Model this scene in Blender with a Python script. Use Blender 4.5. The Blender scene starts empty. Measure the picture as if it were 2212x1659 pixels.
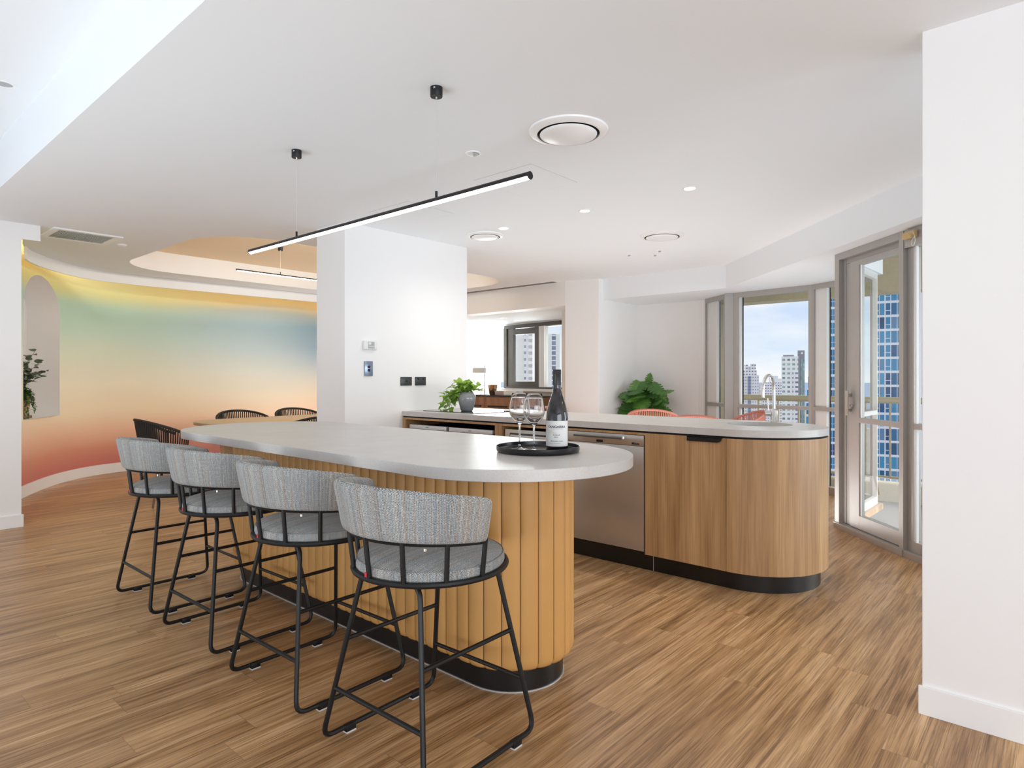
import bpy, bmesh, math, random
from mathutils import Vector, Matrix
from mathutils.geometry import tessellate_polygon
random.seed(7)
PI = math.pi
SC = bpy.context.scene
COL = SC.collection

# ------------------------------------------------------------------ camera
H = 1.20            # camera height
ZC = 2.43           # main ceiling
TH = math.radians(41.304)   # camera yaw left of +Y
cam_d = bpy.data.cameras.new('camera')
cam_d.sensor_width = 36.0
cam_d.lens = 36.0 * 1364.6 / 2212.0
cam_d.shift_y = -15.5 / 2212.0
cam_d.clip_start = 0.05
cam_d.clip_end = 40000
cam = bpy.data.objects.new('camera', cam_d)
COL.objects.link(cam)
cam.location = (0, 0, H)
cam.rotation_euler = (PI/2, 0, TH)
SC.camera = cam

# ------------------------------------------------------------------ view
SC.view_settings.view_transform = 'Standard'
SC.view_settings.look = 'None'
SC.view_settings.gamma = 1.0
SC.view_settings.use_curve_mapping = False
SC.view_settings.exposure = 0.37
SC.cycles.max_bounces = 12
SC.cycles.diffuse_bounces = 8
SC.cycles.glossy_bounces = 4
SC.cycles.transmission_bounces = 8
SC.cycles.transparent_max_bounces = 16
SC.cycles.caustics_reflective = False
SC.cycles.caustics_refractive = False
SC.cycles.sample_clamp_indirect = 6.0

# ------------------------------------------------------------------ sky
w = bpy.data.worlds.new('sky'); SC.world = w; w.use_nodes = True
nt = w.node_tree; nt.nodes.clear()
def N(nt, t, **k):
    n = nt.nodes.new(t)
    for a, b in k.items():
        setattr(n, a, b)
    return n
def LK(nt, a, b): nt.links.new(a, b)
tc = N(nt, 'ShaderNodeTexCoord'); sp = N(nt, 'ShaderNodeSeparateXYZ'); LK(nt, tc.outputs['Generated'], sp.inputs[0])
rp = N(nt, 'ShaderNodeValToRGB'); LK(nt, sp.outputs[2], rp.inputs[0])
cr = rp.color_ramp
cr.elements[0].position = 0.0; cr.elements[0].color = (0.72, 0.83, 1.0, 1)
cr.elements[1].position = 0.45; cr.elements[1].color = (0.40, 0.56, 0.92, 1)
e = cr.elements.new(0.14); e.color = (0.60, 0.73, 1.0, 1)
e = cr.elements.new(0.05); e.color = (0.72, 0.83, 1.0, 1)
mp = N(nt, 'ShaderNodeMapping'); mp.inputs['Scale'].default_value = (1.0, 1.0, 3.2); mp.inputs['Location'].default_value = (0.35, 1.3, 0.1)
LK(nt, tc.outputs['Generated'], mp.inputs[0])
no = N(nt, 'ShaderNodeTexNoise'); no.inputs['Scale'].default_value = 3.4; no.inputs['Detail'].default_value = 7; no.inputs['Roughness'].default_value = 0.55
LK(nt, mp.outputs[0], no.inputs['Vector'])
r2 = N(nt, 'ShaderNodeValToRGB'); r2.color_ramp.elements[0].position = 0.33; r2.color_ramp.elements[1].position = 0.51
LK(nt, no.outputs[0], r2.inputs[0])
mx = N(nt, 'ShaderNodeMix', data_type='RGBA'); LK(nt, r2.outputs[0], mx.inputs[0]); LK(nt, rp.outputs[0], mx.inputs[6]); mx.inputs[7].default_value = (0.98, 0.98, 1.02, 1)
bg = N(nt, 'ShaderNodeBackground'); bg.inputs[1].default_value = 0.79; LK(nt, mx.outputs[2], bg.inputs[0])
ow = N(nt, 'ShaderNodeOutputWorld'); LK(nt, bg.outputs[0], ow.inputs[0])

# ------------------------------------------------------------------ window daylight, plus added fill lamps at the floor and in the recess
def area(name, loc, target, sx, sy, power, col=(1, 1, 1), spread=PI):
    l = bpy.data.lights.new(name, 'AREA'); l.shape = 'RECTANGLE'; l.size = sx; l.size_y = sy
    l.energy = power; l.color = col; l.spread = spread
    o = bpy.data.objects.new(name, l); COL.objects.link(o); o.location = loc
    dv = Vector(target) - Vector(loc)
    o.rotation_euler = dv.to_track_quat('-Z', 'Y').to_euler()
    return o
area('daylight_window_east', (3.9, -1.0, 1.3), (-4.0, 1.8, 1.6), 5.0, 2.2, 132, (0.84, 0.925, 1.0))
area('daylight_window_south', (-4.0, -4.4, 0.9), (-3.6, 3.5, 2.0), 5.0, 1.6, 6, (0.86, 0.935, 1.0))
area('daylight_window_north_east', (3.6, 5.6, 1.2), (-3.5, 4.4, 1.6), 4.0, 2.2, 140, (0.84, 0.925, 1.0))
area('added_bounce_front', (-2.9, -1.0, 0.15), (-2.9, 1.2, 2.43), 5.0, 1.6, 60, (0.82, 0.92, 1.0), math.radians(125))  # added low fill lamp out of view, aimed up at the ceiling
area('added_bounce_back', (-2.7, 5.6, 0.04), (-2.7, 5.5, 2.43), 2.6, 1.3, 29, (0.97, 0.98, 1.0))  # added fill lamp hidden behind the bench, lifts the back ceiling
area('added_bounce_dining', (-7.8, 4.6, 0.04), (-7.6, 4.3, 2.43), 1.3, 3.6, 18, (0.95, 0.975, 1.0))  # added fill lamp hidden behind the bar, lifts mural and recess lid
area('added_fill_recess', (-5.42, 3.9, 2.55), (-9.05, 3.6, 1.55), 3.2, 0.10, 26, (1.0, 0.95, 0.88))  # added unseen strip lamp, no fitting here; brightens mural and recess
area('daylight_curtain_window', (-8.25, 8.95, 1.5), (-7.2, 6.0, 1.2), 1.2, 1.1, 110, (0.95, 0.98, 1.0))
sun_d = bpy.data.lights.new('hazy_sun', 'SUN'); sun_d.energy = 2.5; sun_d.angle = math.radians(30); sun_d.color = (1.0, 0.97, 0.93)
sun = bpy.data.objects.new('hazy_sun', sun_d); COL.objects.link(sun)
sun.rotation_euler = Vector((-0.62, -0.66, -0.42)).to_track_quat('-Z', 'Y').to_euler()

# ------------------------------------------------------------------ materials
def newmat(name):
    m = bpy.data.materials.new(name); m.use_nodes = True
    n = m.node_tree; n.nodes.clear()
    o = N(n, 'ShaderNodeOutputMaterial'); b = N(n, 'ShaderNodeBsdfPrincipled')
    LK(n, b.outputs[0], o.inputs[0])
    return m, n, b, o
def srgb(r, g, b):
    f = lambda c: ((c/255.0)/12.92 if c/255.0 <= 0.04045 else (((c/255.0)+0.055)/1.055)**2.4)
    return (f(r), f(g), f(b), 1)
def rgbmix(n, fac, a, b, blend='MIX'):
    m = N(n, 'ShaderNodeMix', data_type='RGBA', blend_type=blend)
    for i, v in ((0, fac), (6, a), (7, b)):
        if hasattr(v, 'links') or hasattr(v, 'is_linked'): LK(n, v, m.inputs[i])
        else: m.inputs[i].default_value = v
    return m.outputs[2]
def math_(n, op, a, b=None, c=None):
    m = N(n, 'ShaderNodeMath', operation=op)
    for i, v in enumerate((a, b, c)):
        if v is None: continue
        if hasattr(v, 'is_linked'): LK(n, v, m.inputs[i])
        else: m.inputs[i].default_value = v
    return m.outputs[0]
def noise(n, vec, scale, detail=3, rough=0.5):
    x = N(n, 'ShaderNodeTexNoise'); x.inputs['Scale'].default_value = scale; x.inputs['Detail'].default_value = detail; x.inputs['Roughness'].default_value = rough
    if vec is not None: LK(n, vec, x.inputs['Vector'])
    return x.outputs[0]
def mapping(n, vec, scale=(1, 1, 1), loc=(0, 0, 0)):
    x = N(n, 'ShaderNodeMapping'); x.inputs['Scale'].default_value = scale; x.inputs['Location'].default_value = loc
    LK(n, vec, x.inputs[0]); return x.outputs[0]
def ramp(n, fac, stops):
    x = N(n, 'ShaderNodeValToRGB'); LK(n, fac, x.inputs[0]); cr = x.color_ramp
    cr.elements[0].position, cr.elements[0].color = stops[0]
    cr.elements[1].position, cr.elements[1].color = stops[-1]
    for p, c in stops[1:-1]:
        e = cr.elements.new(p); e.color = c
    return x.outputs[0]
def bump(n, b, h, strength=0.2, dist=0.002):
    x = N(n, 'ShaderNodeBump'); x.inputs['Strength'].default_value = strength; x.inputs['Distance'].default_value = dist
    LK(n, h, x.inputs['Height']); LK(n, x.outputs[0], b.inputs['Normal'])
def plain(name, col, rough=0.5, metal=0.0, var=0.04, scale=20, bmp=0.0, spec=None, coat=0.0):
    m, n, b, o = newmat(name)
    t = N(n, 'ShaderNodeTexCoord')
    f = noise(n, t.outputs['Object'], scale)
    c0 = tuple(max(0, x*(1-var)) for x in col[:3]) + (1,); c1 = tuple(min(1, x*(1+var)) for x in col[:3]) + (1,)
    LK(n, rgbmix(n, f, c0, c1), b.inputs['Base Color'])
    b.inputs['Roughness'].default_value = rough; b.inputs['Metallic'].default_value = metal
    if spec is not None: b.inputs['Specular IOR Level'].default_value = spec
    if coat: b.inputs['Coat Weight'].default_value = coat; b.inputs['Coat Roughness'].default_value = 0.08
    if bmp: bump(n, b, noise(n, t.outputs['Object'], scale*4), bmp)
    return m
def emis(name, col, strength):
    m, n, b, o = newmat(name)
    b.inputs['Base Color'].default_value = col; b.inputs['Emission Color'].default_value = col; b.inputs['Emission Strength'].default_value = strength
    return m
def glassmat(name, tint=(0.97, 0.985, 0.98, 1), refl=0.5):
    m, n, b, o = newmat(name); n.nodes.remove(b)
    tr = N(n, 'ShaderNodeBsdfTransparent'); tr.inputs[0].default_value = tint
    gl = N(n, 'ShaderNodeBsdfGlossy'); gl.inputs['Roughness'].default_value = 0.01
    fr = N(n, 'ShaderNodeFresnel'); fr.inputs[0].default_value = 1.45
    mxs = N(n, 'ShaderNodeMixShader')
    LK(n, math_(n, 'MULTIPLY', fr.outputs[0], refl), mxs.inputs[0]); LK(n, tr.outputs[0], mxs.inputs[1]); LK(n, gl.outputs[0], mxs.inputs[2]); LK(n, mxs.outputs[0], o.inputs[0])
    return m

MT = {}
MT['wall'] = plain('wall_paint', (0.87, 0.862, 0.85), 0.55, var=0.008, scale=2.5)
MT['ceil'] = plain('ceiling_paint', (0.85, 0.885, 0.91), 0.7, var=0.008, scale=2.0)
MT['trimw'] = plain('trim_gloss_white', (0.88, 0.88, 0.87), 0.35, var=0.01, scale=3)
MT['black'] = plain('black_powdercoat', (0.0085, 0.0085, 0.009), 0.42, var=0.2, scale=60, spec=0.35)
MT['kick'] = plain('black_kickboard', (0.006, 0.006, 0.006), 0.32, var=0.2, scale=40)
MT['gap'] = plain('shadow_gap_black', (0.004, 0.004, 0.004), 0.8, var=0.1)
MT['alu'] = plain('anodised_aluminium', (0.42, 0.40, 0.38), 0.38, 0.3, var=0.04, scale=12)
MT['aluw'] = plain('white_aluminium', (0.72, 0.72, 0.70), 0.4, 0.0, var=0.03, scale=12)
MT['bronze'] = plain('dark_bronze_frame', (0.085, 0.073, 0.063), 0.45, 0.2, var=0.05, scale=12)
MT['chrome'] = plain('chrome', (0.78, 0.78, 0.78), 0.06, 1.0, var=0.02)
MT['steel'] = plain('brushed_steel', (0.50, 0.465, 0.42), 0.30, 0.75, var=0.05, scale=8)
MT['steelp'] = plain('pale_steel', (0.62, 0.62, 0.61), 0.3, 0.4, var=0.03, scale=8)
MT['blackglass'] = plain('black_glass', (0.006, 0.006, 0.007), 0.05, var=0.1, spec=0.8)
MT['darkplate'] = plain('dark_switch_plate', (0.05, 0.055, 0.055), 0.35, 0.3, var=0.1, scale=80)
MT['blueplate'] = plain('blue_grey_plate', (0.26, 0.32, 0.42), 0.25, 0.6, var=0.15, scale=60)
MT['tan'] = plain('tan_recess_paint', (0.90, 0.74, 0.52), 0.7, var=0.02, scale=3)
MT['render'] = plain('beige_textured_render', (0.50, 0.44, 0.30), 0.9, var=0.12, scale=30, bmp=1.0)
MT['railp'] = plain('beige_rail_paint', (0.45, 0.40, 0.27), 0.45, var=0.06, scale=10)
MT['lid'] = plain('black_cap', (0.012, 0.012, 0.013), 0.35, var=0.2)
MT['paper'] = plain('label_paper', (0.80, 0.79, 0.76), 0.6, var=0.02)
MT['ink'] = plain('ink_black', (0.02, 0.02, 0.02), 0.6)
MT['inkgold'] = plain('ink_gold', (0.45, 0.36, 0.18), 0.5)
MT['inkgrey'] = plain('ink_grey', (0.22, 0.22, 0.22), 0.6)
MT['seamshade'] = plain('seam_shade_brown', (0.075, 0.035, 0.012), 0.7)  # brown for the shade lines in the leather grooves
MT['red'] = plain('red_tag', (0.6, 0.02, 0.03), 0.6)
MT['ceramic'] = plain('grey_glazed_ceramic', (0.24, 0.25, 0.255), 0.12, var=0.10, scale=6, coat=0.5)
MT['plastic'] = plain('white_plastic', (0.80, 0.80, 0.79), 0.4, var=0.01)
MT['greyplastic'] = plain('grey_plastic', (0.42, 0.43, 0.43), 0.4, var=0.05)
MT['oaklight'] = plain('light_oak', (0.56, 0.40, 0.24), 0.5, var=0.12, scale=12)
MT['walnut'] = plain('brown_timber', (0.16, 0.085, 0.045), 0.5, var=0.2, scale=12)
MT['tile'] = plain('grey_balcony_tile', (0.30, 0.285, 0.28), 0.6, var=0.08, scale=6)
MT['timber'] = plain('raw_timber', (0.60, 0.43, 0.21), 0.7, var=0.1, scale=20)
MT['cable'] = plain('white_cable', (0.75, 0.74, 0.68), 0.5)
MT['copper'] = plain('mirrored_gold', (0.62, 0.46, 0.32), 0.12, 1.0, var=0.25, scale=6)
MT['shade'] = plain('white_lamp_shade', (0.72, 0.73, 0.70), 0.5)
MT['felt'] = plain('pale_felt_pad', (0.6, 0.6, 0.58), 0.8)
MT['glass'] = glassmat('window_glass', refl=0.10)
MT['traygloss'] = plain('satin_black_tray', (0.010, 0.010, 0.011), 0.22, var=0.1)
MT['glasst'] = glassmat('tinted_glass', (0.80, 0.82, 0.84, 1), 0.6)
MT['greyhandle'] = plain('dark_grey_handle', (0.16, 0.16, 0.16), 0.3, 0.6)
MT['lamp'] = emis('led_diffuser', (1.0, 0.955, 0.86, 1), 6.0)
MT['down'] = emis('downlight_lens', (1.0, 0.95, 0.84, 1), 9.0)
MT['cove'] = emis('cove_led', (1.0, 0.68, 0.28, 1), 1.7)

# drinking glass / bottle glass
m, n, b, o = newmat('clear_glass'); b.inputs['Base Color'].default_value = (1, 1, 1, 1); b.inputs['Roughness'].default_value = 0.0; b.inputs['Transmission Weight'].default_value = 1.0; b.inputs['IOR'].default_value = 1.47
MT['crystal'] = m
m, n, b, o = newmat('dark_bottle_glass')
t = N(n, 'ShaderNodeTexCoord'); LK(n, rgbmix(n, noise(n, t.outputs['Object'], 9), (0.006, 0.006, 0.008, 1), (0.012, 0.011, 0.016, 1)), b.inputs['Base Color'])
b.inputs['Roughness'].default_value = 0.04; b.inputs['Coat Weight'].default_value = 0.6; b.inputs['Coat Roughness'].default_value = 0.02
MT['bottle'] = m

# timber plank floor (planks run along Y)
m, n, b, o = newmat('timber_plank_floor')
t = N(n, 'ShaderNodeTexCoord'); s = N(n, 'ShaderNodeSeparateXYZ'); LK(n, t.outputs['Object'], s.inputs[0])
PW = 0.148
xi = math_(n, 'FLOOR', math_(n, 'DIVIDE', math_(n, 'ADD', s.outputs[0], 0.006), PW))
wn = N(n, 'ShaderNodeTexWhiteNoise', noise_dimensions='1D'); LK(n, xi, wn.inputs['W'])
yy = math_(n, 'ADD', s.outputs[1], math_(n, 'MULTIPLY', wn.outputs['Value'], 3.7))
yi = math_(n, 'FLOOR', math_(n, 'DIVIDE', yy, 1.22))
cb = N(n, 'ShaderNodeCombineXYZ'); LK(n, xi, cb.inputs[0]); LK(n, yi, cb.inputs[1])
w2 = N(n, 'ShaderNodeTexWhiteNoise', noise_dimensions='3D'); LK(n, cb.outputs[0], w2.inputs['Vector'])
cb2 = N(n, 'ShaderNodeCombineXYZ'); LK(n, math_(n, 'ADD', s.outputs[0], math_(n, 'MULTIPLY', w2.outputs['Value'], 7.3)), cb2.inputs[0]); LK(n, math_(n, 'ADD', s.outputs[1], math_(n, 'MULTIPLY', w2.outputs['Value'], 19.0)), cb2.inputs[1]); LK(n, w2.outputs['Value'], cb2.inputs[2])
g1 = noise(n, mapping(n, cb2.outputs[0], (24, 1.3, 1)), 1.0, 6, 0.68)
g2 = noise(n, mapping(n, cb2.outputs[0], (230, 3.4, 1)), 1.0, 3, 0.65)
g4 = noise(n, mapping(n, cb2.outputs[0], (60, 1.7, 1)), 1.0, 4, 0.7)
g3 = noise(n, mapping(n, cb2.outputs[0], (7, 0.9, 1)), 1.0, 2, 0.5)
base = ramp(n, g1, [(0.30, srgb(124, 90, 56)), (0.44, srgb(176, 137, 93)), (0.55, srgb(203, 164, 119)), (0.70, srgb(226, 190, 148))])
base = rgbmix(n, math_(n, 'MULTIPLY', math_(n, 'SUBTRACT', g3, 0.35), 0.8), base, srgb(166, 122, 86))
dk = ramp(n, g2, [(0.38, (0.48, 0.44, 0.41, 1)), (0.52, (1, 1, 1, 1))])
base = rgbmix(n, 0.75, base, dk, 'MULTIPLY')
dk2 = ramp(n, g4, [(0.33, (0.42, 0.37, 0.34, 1)), (0.42, (0.95, 0.94, 0.93, 1)), (0.6, (1.06, 1.06, 1.05, 1))])
base = rgbmix(n, 0.8, base, dk2, 'MULTIPLY')
tone = ramp(n, w2.outputs['Value'], [(0.0, (0.84, 0.81, 0.79, 1)), (0.5, (0.98, 0.97, 0.96, 1)), (1.0, (1.08, 1.06, 1.03, 1))])
base = rgbmix(n, 1.0, base, tone, 'MULTIPLY')
fx = math_(n, 'FRACT', math_(n, 'DIVIDE', math_(n, 'ADD', s.outputs[0], 0.006), PW)); fy = math_(n, 'FRACT', math_(n, 'DIVIDE', yy, 1.22))
sx_ = math_(n, 'LESS_THAN', fx, 0.010); sy_ = math_(n, 'LESS_THAN', fy, 0.0014)
seam = math_(n, 'MULTIPLY', math_(n, 'MAXIMUM', sx_, sy_), 0.45)
base = rgbmix(n, seam, base, srgb(70, 48, 34))
LK(n, base, b.inputs['Base Color'])
LK(n, math_(n, 'ADD', math_(n, 'MULTIPLY', g1, 0.12), 0.30), b.inputs['Roughness'])
b.inputs['Specular IOR Level'].default_value = 0.45
bump(n, b, g2, 0.12, 0.001)
MT['floor'] = m

# oak veneer, grain vertical
def veneer(name, c0, c1, c2, rough=0.42):
    m, n, b, o = newmat(name); t = N(n, 'ShaderNodeTexCoord')
    a = noise(n, mapping(n, t.outputs['Object'], (11, 11, 0.7)), 1.0, 4, 0.6)
    f = noise(n, mapping(n, t.outputs['Object'], (120, 120, 2.2)), 1.0, 3, 0.6)
    c = ramp(n, a, [(0.28, c0), (0.5, c1), (0.72, c2)])
    c = rgbmix(n, 0.6, c, ramp(n, f, [(0.35, (0.66, 0.62, 0.58, 1)), (0.56, (1, 1, 1, 1))]), 'MULTIPLY')
    LK(n, c, b.inputs['Base Color']); b.inputs['Roughness'].default_value = rough
    bump(n, b, f, 0.08, 0.001); return m
MT['oak'] = veneer('oak_veneer', srgb(152, 114, 74), srgb(178, 140, 97), srgb(198, 161, 118))
MT['oakdark'] = veneer('sideboard_veneer', srgb(118, 80, 54), srgb(150, 106, 76), srgb(172, 128, 94))

# engineered stone
m, n, b, o = newmat('pale_grey_stone'); t = N(n, 'ShaderNodeTexCoord')
a = noise(n, t.outputs['Object'], 5, 5, 0.6); f = noise(n, t.outputs['Object'], 260, 2, 0.7)
c = ramp(n, a, [(0.3, srgb(193, 190, 186)), (0.7, srgb(204, 201, 197))])
c = rgbmix(n, 0.5, c, ramp(n, f, [(0.30, (0.80, 0.79, 0.78, 1)), (0.50, (1, 1, 1, 1)), (0.72, (1.07, 1.07, 1.07, 1))]), 'MULTIPLY')
LK(n, c, b.inputs['Base Color']); b.inputs['Roughness'].default_value = 0.30; b.inputs['Specular IOR Level'].default_value = 0.5
MT['stone'] = m

# caramel leather
m, n, b, o = newmat('caramel_leather'); t = N(n, 'ShaderNodeTexCoord')
a = noise(n, t.outputs['Object'], 4, 4, 0.6); f = noise(n, t.outputs['Object'], 320, 2, 0.6)
LK(n, rgbmix(n, a, srgb(186, 138, 78), srgb(204, 155, 92)), b.inputs['Base Color'])
b.inputs['Roughness'].default_value = 0.42; b.inputs['Specular IOR Level'].default_value = 0.4
bump(n, b, f, 0.12, 0.0006)
MT['leather'] = m

# woven grey-blue tweed (uv in metres: u along the run, v across)
m, n, b, o = newmat('grey_blue_tweed'); t = N(n, 'ShaderNodeUVMap'); s = N(n, 'ShaderNodeSeparateXYZ'); LK(n, t.outputs[0], s.inputs[0])
CW = 0.0044
wob = math_(n, 'MULTIPLY', math_(n, 'SUBTRACT', noise(n, mapping(n, t.outputs[0], (40, 9, 1)), 1.0, 2), 0.5), 0.004)
cx_ = math_(n, 'DIVIDE', math_(n, 'ADD', s.outputs[0], wob), CW); ci = math_(n, 'FLOOR', cx_); cf = math_(n, 'FRACT', cx_)
sg = math_(n, 'SUBTRACT', math_(n, 'MULTIPLY', math_(n, 'MODULO', math_(n, 'ABSOLUTE', ci), 2.0), 2.0), 1.0)
jit = noise(n, mapping(n, t.outputs[0], (210, 160, 1)), 1.0, 2)
ph = math_(n, 'ADD', math_(n, 'ADD', math_(n, 'DIVIDE', s.outputs[1], 0.0033), math_(n, 'MULTIPLY', jit, 1.2)), math_(n, 'MULTIPLY', math_(n, 'MULTIPLY', cf, sg), 0.75))
st = math_(n, 'SINE', math_(n, 'MULTIPLY', ph, 2*PI))
stf = math_(n, 'MINIMUM', math_(n, 'MAXIMUM', math_(n, 'ADD', math_(n, 'MULTIPLY', st, 0.9), 0.62), 0.0), 1.0)
edge = math_(n, 'LESS_THAN', cf, 0.20)
wn = N(n, 'ShaderNodeTexWhiteNoise', noise_dimensions='1D'); LK(n, ci, wn.inputs['W'])
mott = noise(n, mapping(n, t.outputs[0], (190, 260, 1)), 1.0, 2, 0.7)
big = noise(n, mapping(n, t.outputs[0], (26, 3, 1)), 1.0, 3, 0.6)
pick = math_(n, 'ADD', math_(n, 'MULTIPLY', wn.outputs['Value'], 0.75), math_(n, 'MULTIPLY', math_(n, 'SUBTRACT', mott, 0.3), 0.6))
yarn = ramp(n, pick, [(0.10, srgb(146, 156, 162)), (0.28, srgb(214, 214, 208)), (0.45, srgb(186, 193, 196)), (0.60, srgb(232, 230, 220)), (0.78, srgb(198, 178, 158)), (0.95, srgb(222, 222, 218))])
yarn = rgbmix(n, ramp(n, big, [(0.42, (0, 0, 0, 1)), (0.62, (0.38, 0.38, 0.38, 1))]), yarn, srgb(176, 192, 202))
dark = srgb(84, 84, 82)
c = rgbmix(n, stf, dark, yarn)
dash = math_(n, 'MULTIPLY', edge, math_(n, 'GREATER_THAN', noise(n, mapping(n, t.outputs[0], (300, 90, 1)), 1.0, 1), 0.42))
c = rgbmix(n, math_(n, 'MULTIPLY', dash, 0.75), c, srgb(58, 58, 58))
LK(n, c, b.inputs['Base Color']); b.inputs['Roughness'].default_value = 0.9; b.inputs['Specular IOR Level'].default_value = 0.15
b.inputs['Sheen Weight'].default_value = 0.15
bump(n, b, stf, 0.6, 0.0012)
MT['tweed'] = m

# printed wallpaper: soft colour fields with the cove glow painted in at the top, uv = metres along wall / height
WS = (0.45, 1.35, 3.15, 5.0)
m, n, b, o = newmat('printed_gradient_wallpaper'); t = N(n, 'ShaderNodeUVMap'); s = N(n, 'ShaderNodeSeparateXYZ'); LK(n, t.outputs[0], s.inputs[0])
wv = noise(n, mapping(n, t.outputs[0], (0.6, 1.6, 1)), 1.0, 2, 0.5)
v = math_(n, 'DIVIDE', math_(n, 'ADD', s.outputs[1], math_(n, 'MULTIPLY', math_(n, 'SUBTRACT', wv, 0.5), 0.16)), 2.6)
def R3(lst): return ramp(n, v, [(z/2.6, srgb(*c)) for z, c in lst])
ra = R3([(0.10, (196, 112, 102)), (0.33, (216, 148, 124)), (0.56, (238, 196, 164)), (0.76, (246, 226, 194)), (1.12, (242, 234, 208)), (1.45, (222, 228, 206)), (1.78, (190, 216, 198)), (2.05, (178, 206, 186)), (2.20, (206, 202, 142)), (2.45, (226, 204, 136))])
rb = R3([(0.02, (166, 112, 118)), (0.22, (190, 128, 122)), (0.42, (222, 170, 148)), (0.66, (244, 214, 184)), (0.95, (242, 228, 202)), (1.27, (228, 230, 218)), (1.60, (196, 214, 216)), (1.95, (170, 194, 200)), (2.15, (174, 178, 164)), (2.29, (222, 188, 120)), (2.45, (230, 196, 126))])
rc_ = R3([(0.05, (140, 96, 120)), (0.30, (196, 136, 140)), (0.57, (226, 172, 140)), (0.86, (226, 198, 170)), (1.12, (208, 202, 190)), (1.40, (156, 172, 188)), (1.68, (102, 134, 160)), (1.96, (84, 120, 142)), (2.12, (134, 138, 134)), (2.27, (206, 164, 104)), (2.45, (230, 188, 116))])
f1 = N(n, 'ShaderNodeMapRange', interpolation_type='SMOOTHSTEP'); LK(n, s.outputs[0], f1.inputs[0]); f1.inputs[1].default_value = 1.5; f1.inputs[2].default_value = 3.6
f2 = N(n, 'ShaderNodeMapRange', interpolation_type='SMOOTHSTEP'); LK(n, s.outputs[0], f2.inputs[0]); f2.inputs[1].default_value = 3.4; f2.inputs[2].default_value = 5.6
c = rgbmix(n, f2.outputs[0], rgbmix(n, f1.outputs[0], ra, rb), rc_)
LK(n, c, b.inputs['Base Color']); b.inputs['Roughness'].default_value = 0.75
bump(n, b, noise(n, mapping(n, t.outputs[0], (60, 400, 1)), 1.0, 2), 0.08, 0.001)
MT['print'] = m

# sheer curtain
m, n, b, o = newmat('sheer_white_curtain'); n.nodes.remove(b)
tl = N(n, 'ShaderNodeBsdfTranslucent'); tl.inputs[0].default_value = (0.93, 0.93, 0.90, 1)
df = N(n, 'ShaderNodeBsdfDiffuse'); df.inputs[0].default_value = (0.88, 0.88, 0.86, 1)
tr = N(n, 'ShaderNodeBsdfTransparent')
a = N(n, 'ShaderNodeMixShader'); a.inputs[0].default_value = 0.35; LK(n, tl.outputs[0], a.inputs[1]); LK(n, df.outputs[0], a.inputs[2])
a2 = N(n, 'ShaderNodeMixShader'); a2.inputs[0].default_value = 0.35; LK(n, a.outputs[0], a2.inputs[1]); LK(n, tr.outputs[0], a2.inputs[2]); LK(n, a2.outputs[0], o.inputs[0])
MT['sheer'] = m

# leaves
def leafmat(name, c0, c1, trans=0.3):
    m, n, b, o = newmat(name); t = N(n, 'ShaderNodeTexCoord')
    gi = N(n, 'ShaderNodeNewGeometry')
    wn_ = N(n, 'ShaderNodeTexNoise'); wn_.inputs['Scale'].default_value = 14; LK(n, t.outputs['Object'], wn_.inputs['Vector'])
    f = math_(n, 'ADD', math_(n, 'MULTIPLY', wn_.outputs[0], 0.5), math_(n, 'MULTIPLY', gi.outputs['Random Per Island'], 0.6))
    c = rgbmix(n, f, c0, c1)
    LK(n, c, b.inputs['Base Color']); b.inputs['Roughness'].default_value = 0.4
    tl = N(n, 'ShaderNodeBsdfTranslucent'); LK(n, c, tl.inputs[0])
    ms = N(n, 'ShaderNodeMixShader'); ms.inputs[0].default_value = trans; LK(n, b.outputs[0], ms.inputs[1]); LK(n, tl.outputs[0], ms.inputs[2]); LK(n, ms.outputs[0], o.inputs[0])
    return m
MT['leafbright'] = leafmat('bright_green_leaf', srgb(112, 168, 54), srgb(208, 234, 130), 0.45)
MT['leafmon'] = leafmat('deep_green_leaf', srgb(34, 84, 46), srgb(118, 170, 76), 0.25)
MT['leafdark'] = leafmat('dark_eucalyptus_leaf', srgb(62, 76, 62), srgb(112, 124, 102), 0.1)
MT['leaffern'] = leafmat('trailing_green_leaf', srgb(38, 72, 30), srgb(100, 140, 66), 0.2)
MT['stem'] = plain('green_stem', (0.10, 0.14, 0.04), 0.6)
MT['wicker'] = plain('straw_wicker', (0.55, 0.38, 0.20), 0.8, var=0.3, scale=60, bmp=0.5)
MT['soil'] = plain('soil', (0.03, 0.02, 0.015), 0.9)

# cord weave
MT['cordblack'] = plain('black_cord', (0.022, 0.019, 0.015), 0.7, var=0.3, scale=80)
MT['cordcoral'] = plain('coral_cord', (0.58, 0.23, 0.17), 0.75, var=0.18, scale=60)
MT['coralframe'] = plain('coral_frame', (0.56, 0.22, 0.165), 0.5, var=0.1, scale=30)
MT['legbrown'] = plain('brown_metal_leg', (0.15, 0.085, 0.05), 0.4, 0.3, var=0.1)

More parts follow.
